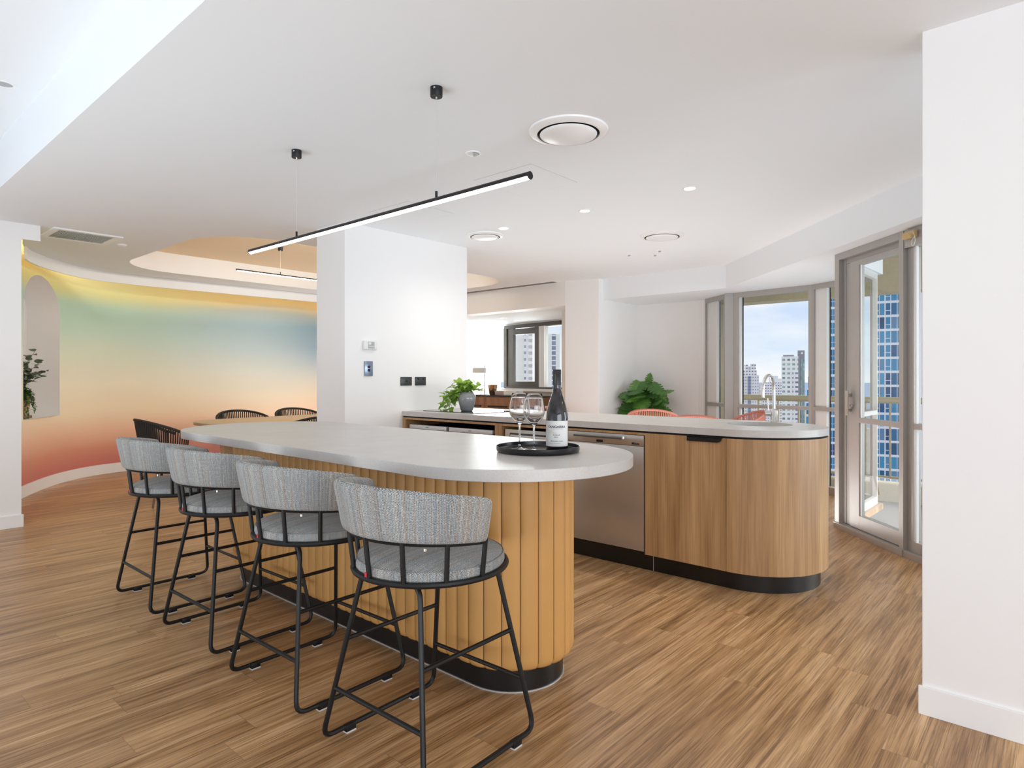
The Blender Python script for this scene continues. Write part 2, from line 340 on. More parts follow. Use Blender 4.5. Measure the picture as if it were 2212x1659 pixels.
# facades
def facade(name, wall, glass, sx, sz, fx, fz, ang=0.0, rough=0.5, glass2=None):
    m, n, b, o = newmat(name); t = N(n, 'ShaderNodeTexCoord'); s = N(n, 'ShaderNodeSeparateXYZ'); LK(n, t.outputs['UV'], s.inputs[0])
    a = math_(n, 'DIVIDE', s.outputs[0], sx); z = math_(n, 'DIVIDE', s.outputs[1], sz)
    inx = math_(n, 'MULTIPLY', math_(n, 'GREATER_THAN', math_(n, 'FRACT', a), fx[0]), math_(n, 'LESS_THAN', math_(n, 'FRACT', a), fx[1]))
    inz = math_(n, 'MULTIPLY', math_(n, 'GREATER_THAN', math_(n, 'FRACT', z), fz[0]), math_(n, 'LESS_THAN', math_(n, 'FRACT', z), fz[1]))
    msk = math_(n, 'MULTIPLY', inx, inz)
    cb = N(n, 'ShaderNodeCombineXYZ'); LK(n, math_(n, 'FLOOR', a), cb.inputs[0]); LK(n, math_(n, 'FLOOR', z), cb.inputs[1])
    wn_ = N(n, 'ShaderNodeTexWhiteNoise', noise_dimensions='3D'); LK(n, cb.outputs[0], wn_.inputs['Vector'])
    gc = rgbmix(n, wn_.outputs['Value'], glass, glass2 or glass)
    LK(n, rgbmix(n, msk, wall, gc), b.inputs['Base Color']); b.inputs['Roughness'].default_value = rough
    return m
MT['fac1'] = facade('striped_tower_facade', srgb(238, 232, 232), srgb(138, 146, 170), 2.2, 3.0, (0.3, 0.8), (0.35, 0.78), glass2=srgb(170, 176, 194))
MT['fac1b'] = facade('blue_strip_facade', srgb(150, 158, 182), srgb(112, 122, 156), 1.4, 3.0, (0.1, 0.9), (0.25, 0.85), glass2=srgb(130, 140, 170))
MT['fac2'] = facade('punched_window_facade', srgb(240, 236, 236), srgb(118, 122, 142), 2.6, 3.0, (0.22, 0.8), (0.3, 0.72), glass2=srgb(150, 152, 170))
MT['fac3'] = facade('white_tower_facade', srgb(244, 242, 238), srgb(128, 140, 140), 3.0, 3.0, (0.2, 0.75), (0.25, 0.72), glass2=srgb(178, 200, 190))
MT['fac3g'] = facade('green_glass_facade', srgb(150, 150, 160), srgb(96, 146, 130), 2.6, 3.0, (0.3, 1.0), (0.2, 0.8), glass2=srgb(150, 200, 180))
MT['facc'] = facade('cream_flats_facade', srgb(232, 224, 200), srgb(120, 116, 108), 2.6, 3.0, (0.3, 0.7), (0.3, 0.75), glass2=srgb(170, 164, 150))
MT['faccb'] = facade('cream_balcony_facade', srgb(226, 220, 200), srgb(140, 134, 124), 6.0, 3.0, (0.05, 0.95), (0.42, 0.92), glass2=srgb(120, 114, 106))
MT['facl'] = facade('pale_tower_facade', srgb(246, 242, 234), srgb(190, 186, 184), 14.0, 3.0, (0.62, 0.80), (0.2, 0.75), glass2=srgb(205, 200, 200))
MT['facp'] = facade('slit_window_facade', srgb(250, 248, 242), srgb(120, 126, 150), 7.0, 3.0, (0.55, 0.9), (0.12, 0.88), glass2=srgb(160, 166, 186))
MT['white'] = plain('white_concrete', (0.86, 0.86, 0.86), 0.7, var=0.02, scale=0.2)
MT['cream'] = plain('cream_concrete', (0.80, 0.76, 0.64), 0.8, var=0.04, scale=0.2)
MT['greyc'] = plain('grey_cladding', (0.30, 0.29, 0.32), 0.7, var=0.05, scale=0.2)
MT['blueglass'] = None
m, n, b, o = newmat('blue_tower_glass'); oi = N(n, 'ShaderNodeObjectInfo')
LK(n, ramp(n, oi.outputs['Random'], [(0.0, srgb(18, 74, 116)), (0.35, srgb(26, 112, 158)), (0.7, srgb(60, 150, 190)), (1.0, srgb(96, 138, 168))]), b.inputs['Base Color'])
b.inputs['Roughness'].default_value = 0.15; b.inputs['Specular IOR Level'].default_value = 0.3
MT['blueglass'] = m
m, n, b, o = newmat('sea_water'); t = N(n, 'ShaderNodeTexCoord')
LK(n, rgbmix(n, noise(n, mapping(n, t.outputs['Object'], (0.002, 0.0006, 1)), 1.0, 3), srgb(146, 162, 186), srgb(168, 180, 200)), b.inputs['Base Color']); b.inputs['Roughness'].default_value = 0.8; b.inputs['Specular IOR Level'].default_value = 0.0
MT['sea'] = m
m, n, b, o = newmat('city_ground'); t = N(n, 'ShaderNodeTexCoord')
LK(n, rgbmix(n, noise(n, mapping(n, t.outputs['Object'], (0.05, 0.05, 1)), 1.0, 5), srgb(120, 126, 112), srgb(196, 190, 182)), b.inputs['Base Color']); b.inputs['Roughness'].default_value = 0.9
MT['ground'] = m
# ------------------------------------------------------------------ mesh helpers
class G:
    def __init__(s): s.v = []; s.f = []; s.uv = {}
    def add(s, vs, fs, uvs=None):
        b = len(s.v); s.v += [tuple(p) for p in vs]
        for i, f in enumerate(fs):
            if uvs is not None: s.uv[len(s.f)] = uvs[i]
            s.f.append(tuple(b+k for k in f))
        return s
    def box(s, x0, x1, y0, y1, z0, z1):
        v = [(x0, y0, z0), (x1, y0, z0), (x1, y1, z0), (x0, y1, z0), (x0, y0, z1), (x1, y0, z1), (x1, y1, z1), (x0, y1, z1)]
        return s.add(v, [(0, 3, 2, 1), (4, 5, 6, 7), (0, 1, 5, 4), (1, 2, 6, 5), (2, 3, 7, 6), (3, 0, 4, 7)])
    def obox(s, A, B, s0, s1, o0, o1, z0, z1):
        """box along the ground line A->B: s along, o to the left of it"""
        u = Vector((B[0]-A[0], B[1]-A[1])).normalized(); n = Vector((-u.y, u.x)); A = Vector(A)
        q = [A+u*a+n*o for a, o in ((s0, o0), (s1, o0), (s1, o1), (s0, o1))]
        return s.prism([(p.x, p.y) for p in q], z0, z1)
    def prism(s, poly, z0, z1):
        a = sum(poly[i][0]*poly[(i+1) % len(poly)][1]-poly[(i+1) % len(poly)][0]*poly[i][1] for i in range(len(poly)))
        if a < 0: poly = poly[::-1]
        n = len(poly)
        v = [(x, y, z0) for x, y in poly]+[(x, y, z1) for x, y in poly]
        return s.add(v, [tuple(range(n-1, -1, -1)), tuple(range(n, 2*n))]+[(i, (i+1) % n, n+(i+1) % n, n+i) for i in range(n)])
    def holed(s, outer, holes, z0, z1):
        loops = [outer]+holes
        flat = [p for l in loops for p in l]
        tris = tessellate_polygon([[Vector((x, y, 0)) for x, y in l] for l in loops])
        n = len(flat)
        v = [(x, y, z0) for x, y in flat]+[(x, y, z1) for x, y in flat]
        f = []
        for t in tris:
            a, b_, c = (Vector((*flat[i], 0)) for i in t)
            up = (b_-a).cross(c-a).z > 0
            t = t if up else t[::-1]
            f.append(tuple(n+i for i in t)); f.append(tuple(t[::-1]))
        o = 0
        for l in loops:
            ar = sum(l[i][0]*l[(i+1) % len(l)][1]-l[(i+1) % len(l)][0]*l[i][1] for i in range(len(l)))
            ccw = ar > 0
            if l is not outer: ccw = not ccw
            for i in range(len(l)):
                a = o+i; b_ = o+(i+1) % len(l)
                f.append((a, b_, n+b_, n+a) if ccw else (b_, a, n+a, n+b_))
            o += len(l)
        return s.add(v, f)
    def tube(s, path, r, seg=8, closed=False, caps=True):
        P = [Vector(p) for p in path]; n = len(P); rings = []
        T = []
        for i in range(n):
            if closed: t = P[(i+1) % n]-P[i-1]
            else: t = P[min(i+1, n-1)]-P[max(i-1, 0)]
            T.append(t.normalized())
        up = Vector((0, 0, 1)) if abs(T[0].z) < 0.9 else Vector((1, 0, 0))
        x = T[0].cross(up).normalized()
        for i in range(n):
            if i: 
                x = x-T[i]*x.dot(T[i]); x.normalize()
            y = T[i].cross(x)
            rr = r[i] if isinstance(r, (list, tuple)) else r
            rings.append([P[i]+(x*math.cos(2*PI*k/seg)+y*math.sin(2*PI*k/seg))*rr for k in range(seg)])
        v = [p for q in rings for p in q]; f = []
        for i in range(n if closed else n-1):
            j = (i+1) % n
            for k in range(seg):
                k2 = (k+1) % seg
                f.append((i*seg+k, i*seg+k2, j*seg+k2, j*seg+k))
        if caps and not closed:
            f.append(tuple(range(seg-1, -1, -1))); f.append(tuple((n-1)*seg+k for k in range(seg)))
        return s.add(v, f)
    def lathe(s, prof, c=(0, 0, 0), seg=32):
        """prof: list of (r,z); r=0 closes"""
        v = []; idx = []
        for r, z in prof:
            if r < 1e-6: idx.append([len(v)]); v.append((c[0], c[1], c[2]+z))
            else:
                idx.append(list(range(len(v), len(v)+seg)))
                v += [(c[0]+r*math.cos(2*PI*k/seg), c[1]+r*math.sin(2*PI*k/seg), c[2]+z) for k in range(seg)]
        f = []
        for a, b in zip(idx, idx[1:]):
            for k in range(seg):
                k2 = (k+1) % seg
                if len(a) == 1 and len(b) == 1: continue
                if len(a) == 1: f.append((a[0], b[k2], b[k]))
                elif len(b) == 1: f.append((a[k], a[k2], b[0]))
                else: f.append((a[k], a[k2], b[k2], b[k]))
        return s.add(v, f)
    def grid(s, rows, uvs=None, closed=False, flip=False):
        m = len(rows); n = len(rows[0]); v = [p for r in rows for p in r]; f = []; U = []
        for i in range(m-1):
            for k in range(n if closed else n-1):
                k2 = (k+1) % n
                q = (i*n+k, i*n+k2, (i+1)*n+k2, (i+1)*n+k)
                if uvs:
                    uu = [uvs[i][k], uvs[i][k+1], uvs[i+1][k+1], uvs[i+1][k]]
                if flip:
                    q = q[::-1]
                    if uvs: uu = uu[::-1]
                f.append(q)
                if uvs: U.append(uu)
        return s.add(v, f, U if uvs else None)

ORG = {}
def build(name, g, mat, parent=None, origin=None, smooth=40, bevel=0.0, seg=2, recalc=False):
    org = ORG.get(parent, Vector((0, 0, 0))) if parent is not None else Vector(origin or (0, 0, 0))
    me = bpy.data.meshes.new(name)
    me.from_pydata([tuple(Vector(p)-org) for p in g.v], [], g.f)
    if g.uv:
        ul = me.uv_layers.new(name='UVMap')
        for p in me.polygons:
            u = g.uv.get(p.index)
            if u:
                for k, li in enumerate(p.loop_indices): ul.data[li].uv = u[k]
    if bevel or recalc:
        bm = bmesh.new(); bm.from_mesh(me)
        if recalc:
            bmesh.ops.recalc_face_normals(bm, faces=bm.faces)
        if bevel:
            es = [e for e in bm.edges if len(e.link_faces) == 2 and e.calc_face_angle(0) > math.radians(30)]
            bmesh.ops.bevel(bm, geom=es, offset=bevel, offset_type='OFFSET', segments=seg, profile=0.5, affect='EDGES', clamp_overlap=True)
        bm.to_mesh(me); bm.free()
    me.materials.append(MT[mat] if isinstance(mat, str) else mat)
    if smooth:
        me.shade_smooth() if hasattr(me, 'shade_smooth') else None
        for p in me.polygons: p.use_smooth = True
        me.set_sharp_from_angle(angle=math.radians(smooth))
    ob = bpy.data.objects.new(name, me); COL.objects.link(ob)
    if parent is not None:
        ob.parent = parent; ORG[ob] = org
    else:
        ob.location = org; ORG[ob] = org
    return ob
def thing(name, label, cat, loc=(0, 0, 0), group=None):
    o = bpy.data.objects.new(name, None); COL.objects.link(o); o.location = loc; o.empty_display_size = 0.1
    o['label'] = label; o['category'] = cat
    if group: o['group'] = group
    ORG[o] = Vector(loc); return o
def tag(o, label, cat, group=None, kind=None):
    o['label'] = label; o['category'] = cat
    if group: o['group'] = group
    if kind: o['kind'] = kind
    return o
def struct(o, label=None, cat=None):
    o['kind'] = 'structure'
    if label: o['label'] = label
    if cat: o['category'] = cat
    return o
KIDS = {}
def dup(o, loc=None, rot=None, label=None, parent=None):
    c = o.copy(); COL.objects.link(c); c.parent = parent
    if loc is not None: c.location = loc
    if rot is not None: c.rotation_euler = rot
    if label: c['label'] = label
    for k in [q for q in bpy.data.objects if q.parent == o]: dup(k, parent=c)
    return c
def arc(cx, cy, r, a0, a1, n):
    return [(cx+r*math.cos(math.radians(a0+(a1-a0)*i/n)), cy+r*math.sin(math.radians(a0+(a1-a0)*i/n))) for i in range(n+1)]
def stadium(x0, x1, y0, y1, n=24):
    r = (y1-y0)/2; c = (y0+y1)/2
    return arc(x1-r, c, r, -90, 90, n)+arc(x0+r, c, r, 90, 270, n)
def rrect(x0, x1, y0, y1, r, n=8):
    return arc(x1-r, y0+r, r, -90, 0, n)+arc(x1-r, y1-r, r, 0, 90, n)+arc(x0+r, y1-r, r, 90, 180, n)+arc(x0+r, y0+r, r, 180, 270, n)
def catmull(P, n=8):
    out = []
    for i in range(len(P)-1):
        p0 = P[max(i-1, 0)]; p1 = P[i]; p2 = P[i+1]; p3 = P[min(i+2, len(P)-1)]
        for k in range(n):
            t = k/n
            out.append(tuple(0.5*((2*p1[j])+(-p0[j]+p2[j])*t+(2*p0[j]-5*p1[j]+4*p2[j]-p3[j])*t*t+(-p0[j]+3*p1[j]-3*p2[j]+p3[j])*t**3) for j in range(len(p1))))
    out.append(tuple(P[-1])); return out
def fillet(path, r, n=4):
    """round the inner corners of a polyline"""
    P = [Vector(p) for p in path]; out = [P[0]]
    for i in range(1, len(P)-1):
        a = (P[i-1]-P[i]); b = (P[i+1]-P[i]); rr = min(r, a.length*0.45, b.length*0.45)
        p0 = P[i]+a.normalized()*rr; p2 = P[i]+b.normalized()*rr
        for k in range(n+1):
            t = k/n; out.append(p0*(1-t)**2+P[i]*2*t*(1-t)+p2*t*t)
    out.append(P[-1]); return out

# ================================================================== SETTING
WLINE = [(4.2, 2.75), (1.16, 2.84), (-0.62, 4.80), (-1.33, 5.56), (-1.31, 6.83), (-2.02, 7.21), (-2.94, 7.33), (-3.36, 7.68), (-3.36, 9.2)]
struct(build('floor', G().holed([(-9.4, -4.8), (4.2, -4.8)]+WLINE+[(-9.4, 9.2)], [], -0.05, 0.0), 'floor', smooth=0), 'brown timber plank floor running through the whole open-plan room', 'floor')

# feature wall curve (start hidden behind the left wall)
FW = catmull([(-6.30, 1.02), (-6.90, 1.14), (-7.36, 1.28), (-7.773, 1.491), (-8.317, 1.813), (-8.673, 2.111), (-8.909, 2.43), (-9.02, 2.82), (-9.05, 3.25), (-9.05, 4.2), (-9.05, 5.4), (-9.05, 6.55)], 12)
PL = catmull([(-6.29, 1.332), (-6.75, 1.345), (-7.12, 1.375), (-7.5, 1.478), (-7.868, 1.70), (-8.196, 1.995), (-8.40, 2.30), (-8.475, 2.75), (-8.47, 3.3), (-8.44, 4.0), (-8.40, 5.1), (-8.37, 6.55)], 12)
OVAL = rrect(-7.965, -5.335, 2.345, 6.2, 0.62, 12)
outer = [(4.2, 0.89)]+WLINE+[(-8.37, 9.2)]+[p for p in reversed(PL)]+[(-6.29, 0.89)]
struct(build('ceiling', G().holed(outer, [OVAL], ZC, ZC+0.06), 'ceil', smooth=0), 'flat white plaster ceiling with a round-ended recess', 'ceiling')
struct(build('ceiling_upper', G().box(-6.6, 4.2, -4.8, 0.90, 2.745, 2.80), 'ceil', smooth=0), 'higher strip of white ceiling over the foreground', 'ceiling')
struct(build('trim_1', G().box(-6.6, 4.2, 0.888, 0.93, ZC-0.0005, 2.75), 'ceil', smooth=0), 'white step between the two ceiling heights', 'ceiling step')
# recess lid and sides
OV2 = rrect(-7.965-0.015, -5.335+0.015, 2.345-0.015, 6.2+0.015, 0.635, 12)
struct(build('trim_2', G().holed(OV2, [rrect(-7.965+0.003, -5.335-0.003, 2.345+0.003, 6.2-0.003, 0.617, 12)], ZC+0.002, 2.66), 'trimw', smooth=60), 'white curved side of the ceiling recess', 'ceiling recess')
struct(build('ceiling_recess_lid', G().prism(OV2, 2.66, 2.69), 'tan', smooth=0), 'warm tan top of the ceiling recess over the dining table', 'ceiling recess')
# pelmet that hides the cove light
def ribbon(name, P, z0, z1, th, mat, side=1, **k):
    Q = []
    for i, p in enumerate(P):
        a = Vector(P[max(i-1, 0)]); b = Vector(P[min(i+1, len(P)-1)]); t = (b-a).normalized(); nn = Vector((-t.y, t.x))*side
        Q.append((p[0]+nn.x*th, p[1]+nn.y*th))
    g = G()
    n = len(P)
    v = [(x, y, z0) for x, y in P]+[(x, y, z1) for x, y in P]+[(x, y, z0) for x, y in Q]+[(x, y, z1) for x, y in Q]
    f = []
    for i in range(n-1):
        f += [(i, i+1, n+i+1, n+i), (2*n+i+1, 2*n+i, 3*n+i, 3*n+i+1), (n+i, n+i+1, 3*n+i+1, 3*n+i), (i+1, i, 2*n+i, 2*n+i+1)]
    f += [(0, n, 3*n, 2*n), (n-1, 3*n-1, 4*n-1, 2*n-1)]
    g.add(v, f); return build(name, g, mat, smooth=30, recalc=True, **k)
struct(ribbon('trim_3', [p for p in PL if p[0] < -7.36], 2.31, ZC-0.0015, 0.022, 'trimw', side=-1), 'white curved pelmet below the ceiling edge along the mural', 'pelmet')
cove = ribbon('led_strip', [p for p in catmull([(-7.62, 1.475), (-7.95, 1.64), (-8.28, 1.93), (-8.49, 2.26), (-8.57, 2.75), (-8.565, 3.3), (-8.54, 4.0), (-8.50, 5.1), (-8.47, 6.5)], 8)], 2.395, 2.405, 0.02, 'cove', side=-1)
tag(cove, 'warm glowing light strip tucked behind the curved white pelmet', 'light strip')
struct(build('ceiling_cove', G().prism([(-6.0, 0.7), (-9.3, 0.7), (-9.3, 9.2), (-8.2, 9.2)]+[(p[0]+0.15, p[1]+0.12) for p in reversed(PL)], 2.76, 2.80), 'ceil', smooth=0), 'white slab closing the slot above the mural', 'ceiling')

# curved mural wall with an arched niche
S_ = [0.0]
for a, b_ in zip(FW, FW[1:]): S_.append(S_[-1]+math.hypot(b_[0]-a[0], b_[1]-a[1]))
def at_s(sv):
    for i in range(len(S_)-1):
        if S_[i+1] >= sv or i == len(S_)-2:
            t = (sv-S_[i])/(S_[i+1]-S_[i]); a = Vector(FW[i]); b_ = Vector(FW[i+1])
            tg = (b_-a).normalized(); p = a+(b_-a)*t
            return p, Vector((tg.y, -tg.x))*-1
def s_of(pt):
    return min((math.hypot(p[0]-pt[0], p[1]-pt[1]), s) for p, s in zip(FW, S_))[1]
NS0 = s_of((-7.80, 1.505)); NS1 = s_of((-8.545, 2.0)); NC = (NS0+NS1)/2; NR = (NS1-NS0)/2; NZ0 = 0.768; NZT = 2.275; NRZ = 0.36
def nt_(s): # top of the niche opening at s
    q = max(0.0, 1-((s-NC)/NR)**2); return NZT-NRZ+NRZ*math.sqrt(q)
ss = [s for s in S_ if not NS0 < s < NS1]
ncol = [NC+NR*math.sin(PI/2*(-1+2*i/28)) for i in range(29)]
allS = sorted(set([round(s, 5) for s in ss]+[round(s, 5) for s in ncol]))
U0 = NS0-0.03
def wp(s, z, off=0.0):
    p, nn = at_s(s); return (p.x+nn.x*off, p.y+nn.y*off, z)
g = G()
for a, b_ in zip(allS, allS[1:]):
    m_ = (a+b_)/2
    if NS0 < m_ < NS1:
        for z0, z1, w0, w1 in ((0.0, NZ0, 0.0, NZ0), (nt_(a), 2.76, nt_(b_), 2.76)):
            g.add([wp(a, z0), wp(b_, w0), wp(b_, w1), wp(a, z1)], [(0, 1, 2, 3)], [[(a-U0, z0), (b_-U0, w0), (b_-U0, w1), (a-U0, z1)]])
    else:
        g.add([wp(a, 0), wp(b_, 0), wp(b_, 2.76), wp(a, 2.76)], [(0, 1, 2, 3)], [[(a-U0, 0), (b_-U0, 0), (b_-U0, 2.76), (a-U0, 2.76)]])
g.add([wp(allS[0], 0), wp(allS[0], 2.76), wp(allS[0], 2.76, 0.3), wp(allS[0], 0, 0.3)], [(0, 1, 2, 3)])
struct(build('wall_mural', g, 'print', smooth=30), 'curved wall printed with soft sunset colours above a white baseboard', 'wall')
# niche lining
p0, n0 = at_s(NC)
ND = 0.34
sg_ = 1 if (p0+n0*0.5).length > p0.length else -1
g = G(); fr = []; bk = []
path = [(NS0, NZ0)]+[(s, nt_(s)) for s in ncol]+[(NS1, NZ0)]
for s, z in path: fr.append(wp(s, z, 0)); bk.append(wp(s, z, sg_*ND))
n_ = len(path)
g.add(fr+bk, [(i, (i+1) % n_, n_+(i+1) % n_, n_+i) for i in range(n_)])
for a, b_ in zip(ncol, ncol[1:]):
    g.add([wp(a, NZ0, sg_*ND), wp(b_, NZ0, sg_*ND), wp(b_, nt_(b_), sg_*ND), wp(a, nt_(a), sg_*ND)], [(0, 1, 2, 3)])
struct(build('wall_niche', g, 'wall', smooth=30), 'plain pale lining of the arched niche in the mural wall', 'niche')
struct(ribbon('baseboard_mural', [wp(s, 0)[:2] for s in allS], 0.0, 0.118, 0.014, 'trimw', side=(-1 if sg_ > 0 else 1)), 'white baseboard curving along the mural wall', 'baseboard')

# left wall stub, bulkhead, centre pillar, right wall
struct(build('wall_left', G().box(-6.62, -6.29, -4.8, 1.207, 0, 2.76), 'wall', smooth=0), 'white wall stub at the left edge', 'wall')
struct(build('baseboard_left', G().box(-6.295, -6.276, -4.8, 1.219, 0, 0.10), 'trimw', smooth=0, bevel=0.002), 'white baseboard of the left wall stub', 'baseboard')
struct(build('trim_4', G().box(-6.31, -6.29, 1.207, 1.332, 2.305, ZC), 'wall', smooth=0), 'short white drop panel beside the left wall', 'bulkhead')
struct(build('wall_centre', G().box(-4.714, -4.305, 2.89, 4.25, 0, ZC+0.01), 'wall', smooth=0, bevel=0.003), 'white wall pier between the dining area and the kitchen bench', 'wall')
struct(build('wall_right', G().box(-0.389, 4.2, 2.66, 2.84, 0, ZC+0.01), 'wall', smooth=0, bevel=0.003), 'large white wall at the right edge', 'wall')
struct(build('baseboard_right', G().box(-0.399, 4.2, 2.648, 2.66, 0, 0.10), 'trimw', smooth=0, bevel=0.002), 'white baseboard of the right wall', 'baseboard')
# far left living bay
struct(build('trim_5', G().box(-9.2, -4.858, 6.565, 6.80, 2.12, ZC+0.01), 'wall', smooth=0), 'white bulkhead over the opening to the far living bay', 'bulkhead')
struct(build('ceiling_bay', G().box(-9.2, -4.858, 6.80, 9.2, 2.12, 2.2), 'ceil', smooth=0), 'lowered white soffit over the far living bay', 'ceiling')
struct(build('wall_column', G().prism([(-4.858, 6.565), (-4.405, 6.66), (-4.405, 9.1), (-4.858, 9.1)], 0, ZC+0.01), 'wall', smooth=0, bevel=0.003), 'square white column at the back of the room', 'wall')
struct(build('wall_bay', G().prism([(-4.858, 7.12), (-5.35, 7.15), (-6.03, 8.06), (-6.03, 9.0), (-4.858, 9.0)], 0, 2.125), 'wall', smooth=0), 'white splayed wall beside the far living window', 'wall')
# living window wall: line A->B
A1 = Vector((-7.497, 8.334)); B1 = Vector((-6.06, 8.084)); u1 = (B1-A1).normalized(); n1 = Vector((-u1.y, u1.x)); L1 = (B1-A1).length
g = G().obox(A1, B1, -1.9, L1+0.1, 0.0, 0.14, 0.0, 1.0); g.obox(A1, B1, -1.9, L1+0.1, 0.0, 0.14, 2.10, 2.125); g.obox(A1, B1, -1.9, -1.2, 0.0, 0.14, 1.0, 2.1)
struct(build('wall_window', g, 'wall', smooth=0), 'white wall around the far living window', 'wall')
struct(build('wall_far_left', G().box(-9.2, -9.06, 6.5, 9.2, 0, 2.43), 'wall', smooth=0), 'white end wall of the far living bay', 'wall')
# terrace alcove
g = G().prism([(-4.405, 7.60), (-3.55, 7.66), (-3.36, 7.60), (-3.36, 7.80), (-4.405, 7.80)], 0, 2.44)
struct(build('wall_alcove', g, 'wall', smooth=0), 'white alcove wall behind the leafy plant', 'wall')

# bulkhead that follows the windows
BI = [(-4.405, 6.752), (-2.811, 6.765), (-0.66, 4.522), (1.2, 2.58)]
V0 = Vector((-3.396, 7.585)); V1 = Vector((-2.975, 7.26)); V2 = Vector((-2.021, 7.143)); V3 = Vector((-1.367, 6.786)); V4 = Vector((-1.396, 5.50)); V5 = Vector((-0.685, 4.741)); V6 = V5+(V5-V4).normalized()*2.6
ZW = 2.175
BO = [(1.9, 2.6), tuple(V6+Vector((0.1, 0.1))), tuple(V4+Vector((0.03, 0.06))), tuple(V3+Vector((0.05, 0.06))), tuple(V2+Vector((0.0, 0.07))), tuple(V1+Vector((0.03, 0.07))), (-3.36, 7.66), (-4.405, 7.66)]
struct(build('trim_6', G().prism(BI+BO, ZW, ZC+0.01), 'ceil', smooth=0), 'white bulkhead and soffit bending along the balcony windows', 'bulkhead')

# ---------------------------------------------------------------- window bay
def winbay(name, A, B, s0, s1, transom, label, mat='alu', dep=0.07, o0=-0.035, stile=0.05, sill=0.07, ends=True, pale=None, stile2=None):
    stile2 = stile if stile2 is None else stile2
    root = thing(name, label, 'window', (A.x+(B.x-A.x)*0.5, A.y+(B.y-A.y)*0.5, 0)); root['kind'] = 'structure'
    f = G()
    f.obox(A, B, s0, s1, o0, o0+dep, ZW-0.055, ZW); f.obox(A, B, s0, s1, o0, o0+dep, 0, sill)
    if ends:
        f.obox(A, B, s0, s0+stile, o0, o0+dep, sill, ZW-0.055); f.obox(A, B, s1-stile2, s1, o0, o0+dep, sill, ZW-0.055)
    if transom: f.obox(A, B, s0+stile, s1-stile2, o0, o0+dep, 0.845, 0.885)
    build('window_frame', f, mat, root, smooth=0)
    if pale:
        rv_ = G()
        for z0, z1 in ((sill, 0.845), (0.885, ZW-0.055)): rv_.obox(A, B, pale[0], pale[1], o0+dep*0.3, o0+dep*1.1, z0, z1)
        build('reveal', rv_, 'aluw', root, smooth=0)
        gk = G()
        for z0, z1 in ((sill, 0.845), (0.885, ZW-0.055)): gk.obox(A, B, pale[1], pale[1]+0.010, o0+dep*0.9, o0+dep*1.0, z0, z1)
        build('gasket', gk, 'gap', root, smooth=0)
    for z0, z1 in (((sill, 0.845), (0.885, ZW-0.055)) if transom else ((sill, ZW-0.055),)):
        build('pane', G().obox(A, B, s0+stile*0.6, s1-stile2*0.6, o0+dep*0.5, o0+dep*0.5+0.006, z0-0.004, z1+0.004), 'glass', root, smooth=0)
    return root
L01 = (V1-V0).length; L12 = (V2-V1).length; L23 = (V3-V2).length; L34 = (V4-V3).length
winbay('window_1', V0, V1, 0.0, L01-0.05, True, 'narrow tall silver-framed window at the alcove corner', stile=0.025, pale=(0.025, 0.25))
winbay('window_2', V1, V2, 0.07, L12+0.012, True, 'wide silver-framed window looking at the city and sky', pale=(0.12, 0.145))
winbay('window_3', V2, V3, -0.01, L23-0.01, True, 'narrow silver-framed window beside the balcony door frame', pale=(0.04, 0.185), stile2=0.02)
winbay('window_4', V3, V4, 0.01, L34-0.07, True, 'glazed return screen standing out on the balcony side', mat='aluw', stile=0.02, stile2=0.045, dep=0.04, o0=-0.02)
for i, (c, r_, lb) in enumerate(((V1, 0.062, 'silver corner post left of the wide window'), (V2, 0.022, 'silver corner post right of the wide window'), (V3, 0.016, 'pale corner post seen through the balcony door'))):
    a = 0.4 if i == 0 else 0.2
    q = [(c.x+r_*1.3*math.cos(t), c.y+r_*1.3*math.sin(t)) for t in (a+PI/4, a+3*PI/4, a+5*PI/4, a+7*PI/4)]
    struct(build('window_%d' % (5+i), G().prism(q, 0, ZW), 'aluw' if i == 2 else 'alu', smooth=0, bevel=0.003), lb, 'window post')
# door unit along V4->V5
nrd = Vector((-(V5-V4).normalized().y, (V5-V4).normalized().x))*0.05
V4 = V4+nrd; V5 = V5+nrd
root = thing('door_1', 'silver aluminium hinged balcony door with a glass leaf', 'door', (V4.x, V4.y, 0)); root['kind'] = 'structure'
f = G()
f.obox(V4, V5, 0.0, 0.06, -0.05, 0.05, 0, ZW-0.001)
f.obox(V4, V5, 0.06, 0.10, -0.015, 0.05, 0.05, ZW-0.05)
f.obox(V4, V5, 0.06, 0.795, -0.05, 0.05, ZW-0.052, ZW-0.001); f.obox(V4, V5, 0.06, 0.795, -0.01, 0.05, ZW-0.09, ZW-0.052)
f.obox(V4, V5, 0.0, 0.841, -0.06, 0.05, 0.0, 0.045)
f.obox(V4, V5, 0.795, 0.841, -0.05, 0.05, 0.045, ZW-0.001)
build('door_frame', f, 'alu', root, smooth=0, bevel=0.0015)
lf = G()
lf.obox(V4, V5, 0.165, 0.285, -0.022, 0.022, 0.05, ZW-0.092)
lf.obox(V4, V5, 0.285, 0.79, -0.022, 0.022, 0.05, 0.15); lf.obox(V4, V5, 0.285, 0.79, -0.022, 0.022, 0.852, 0.89); lf.obox(V4, V5, 0.285, 0.79, -0.022, 0.022, ZW-0.13, ZW-0.092)
lf.obox(V4, V5, 0.10, 0.165, -0.01, 0.022, 0.05, ZW-0.092)
leaf = build('door_leaf', lf, 'alu', root, smooth=0, bevel=0.0015)
build('pane', G().obox(V4, V5, 0.285, 0.79, -0.003, 0.003, 0.148, 0.854), 'glass', leaf, smooth=0)
build('pane', G().obox(V4, V5, 0.285, 0.79, -0.003, 0.003, 0.888, ZW-0.128), 'glass', leaf, smooth=0)
bd = G()
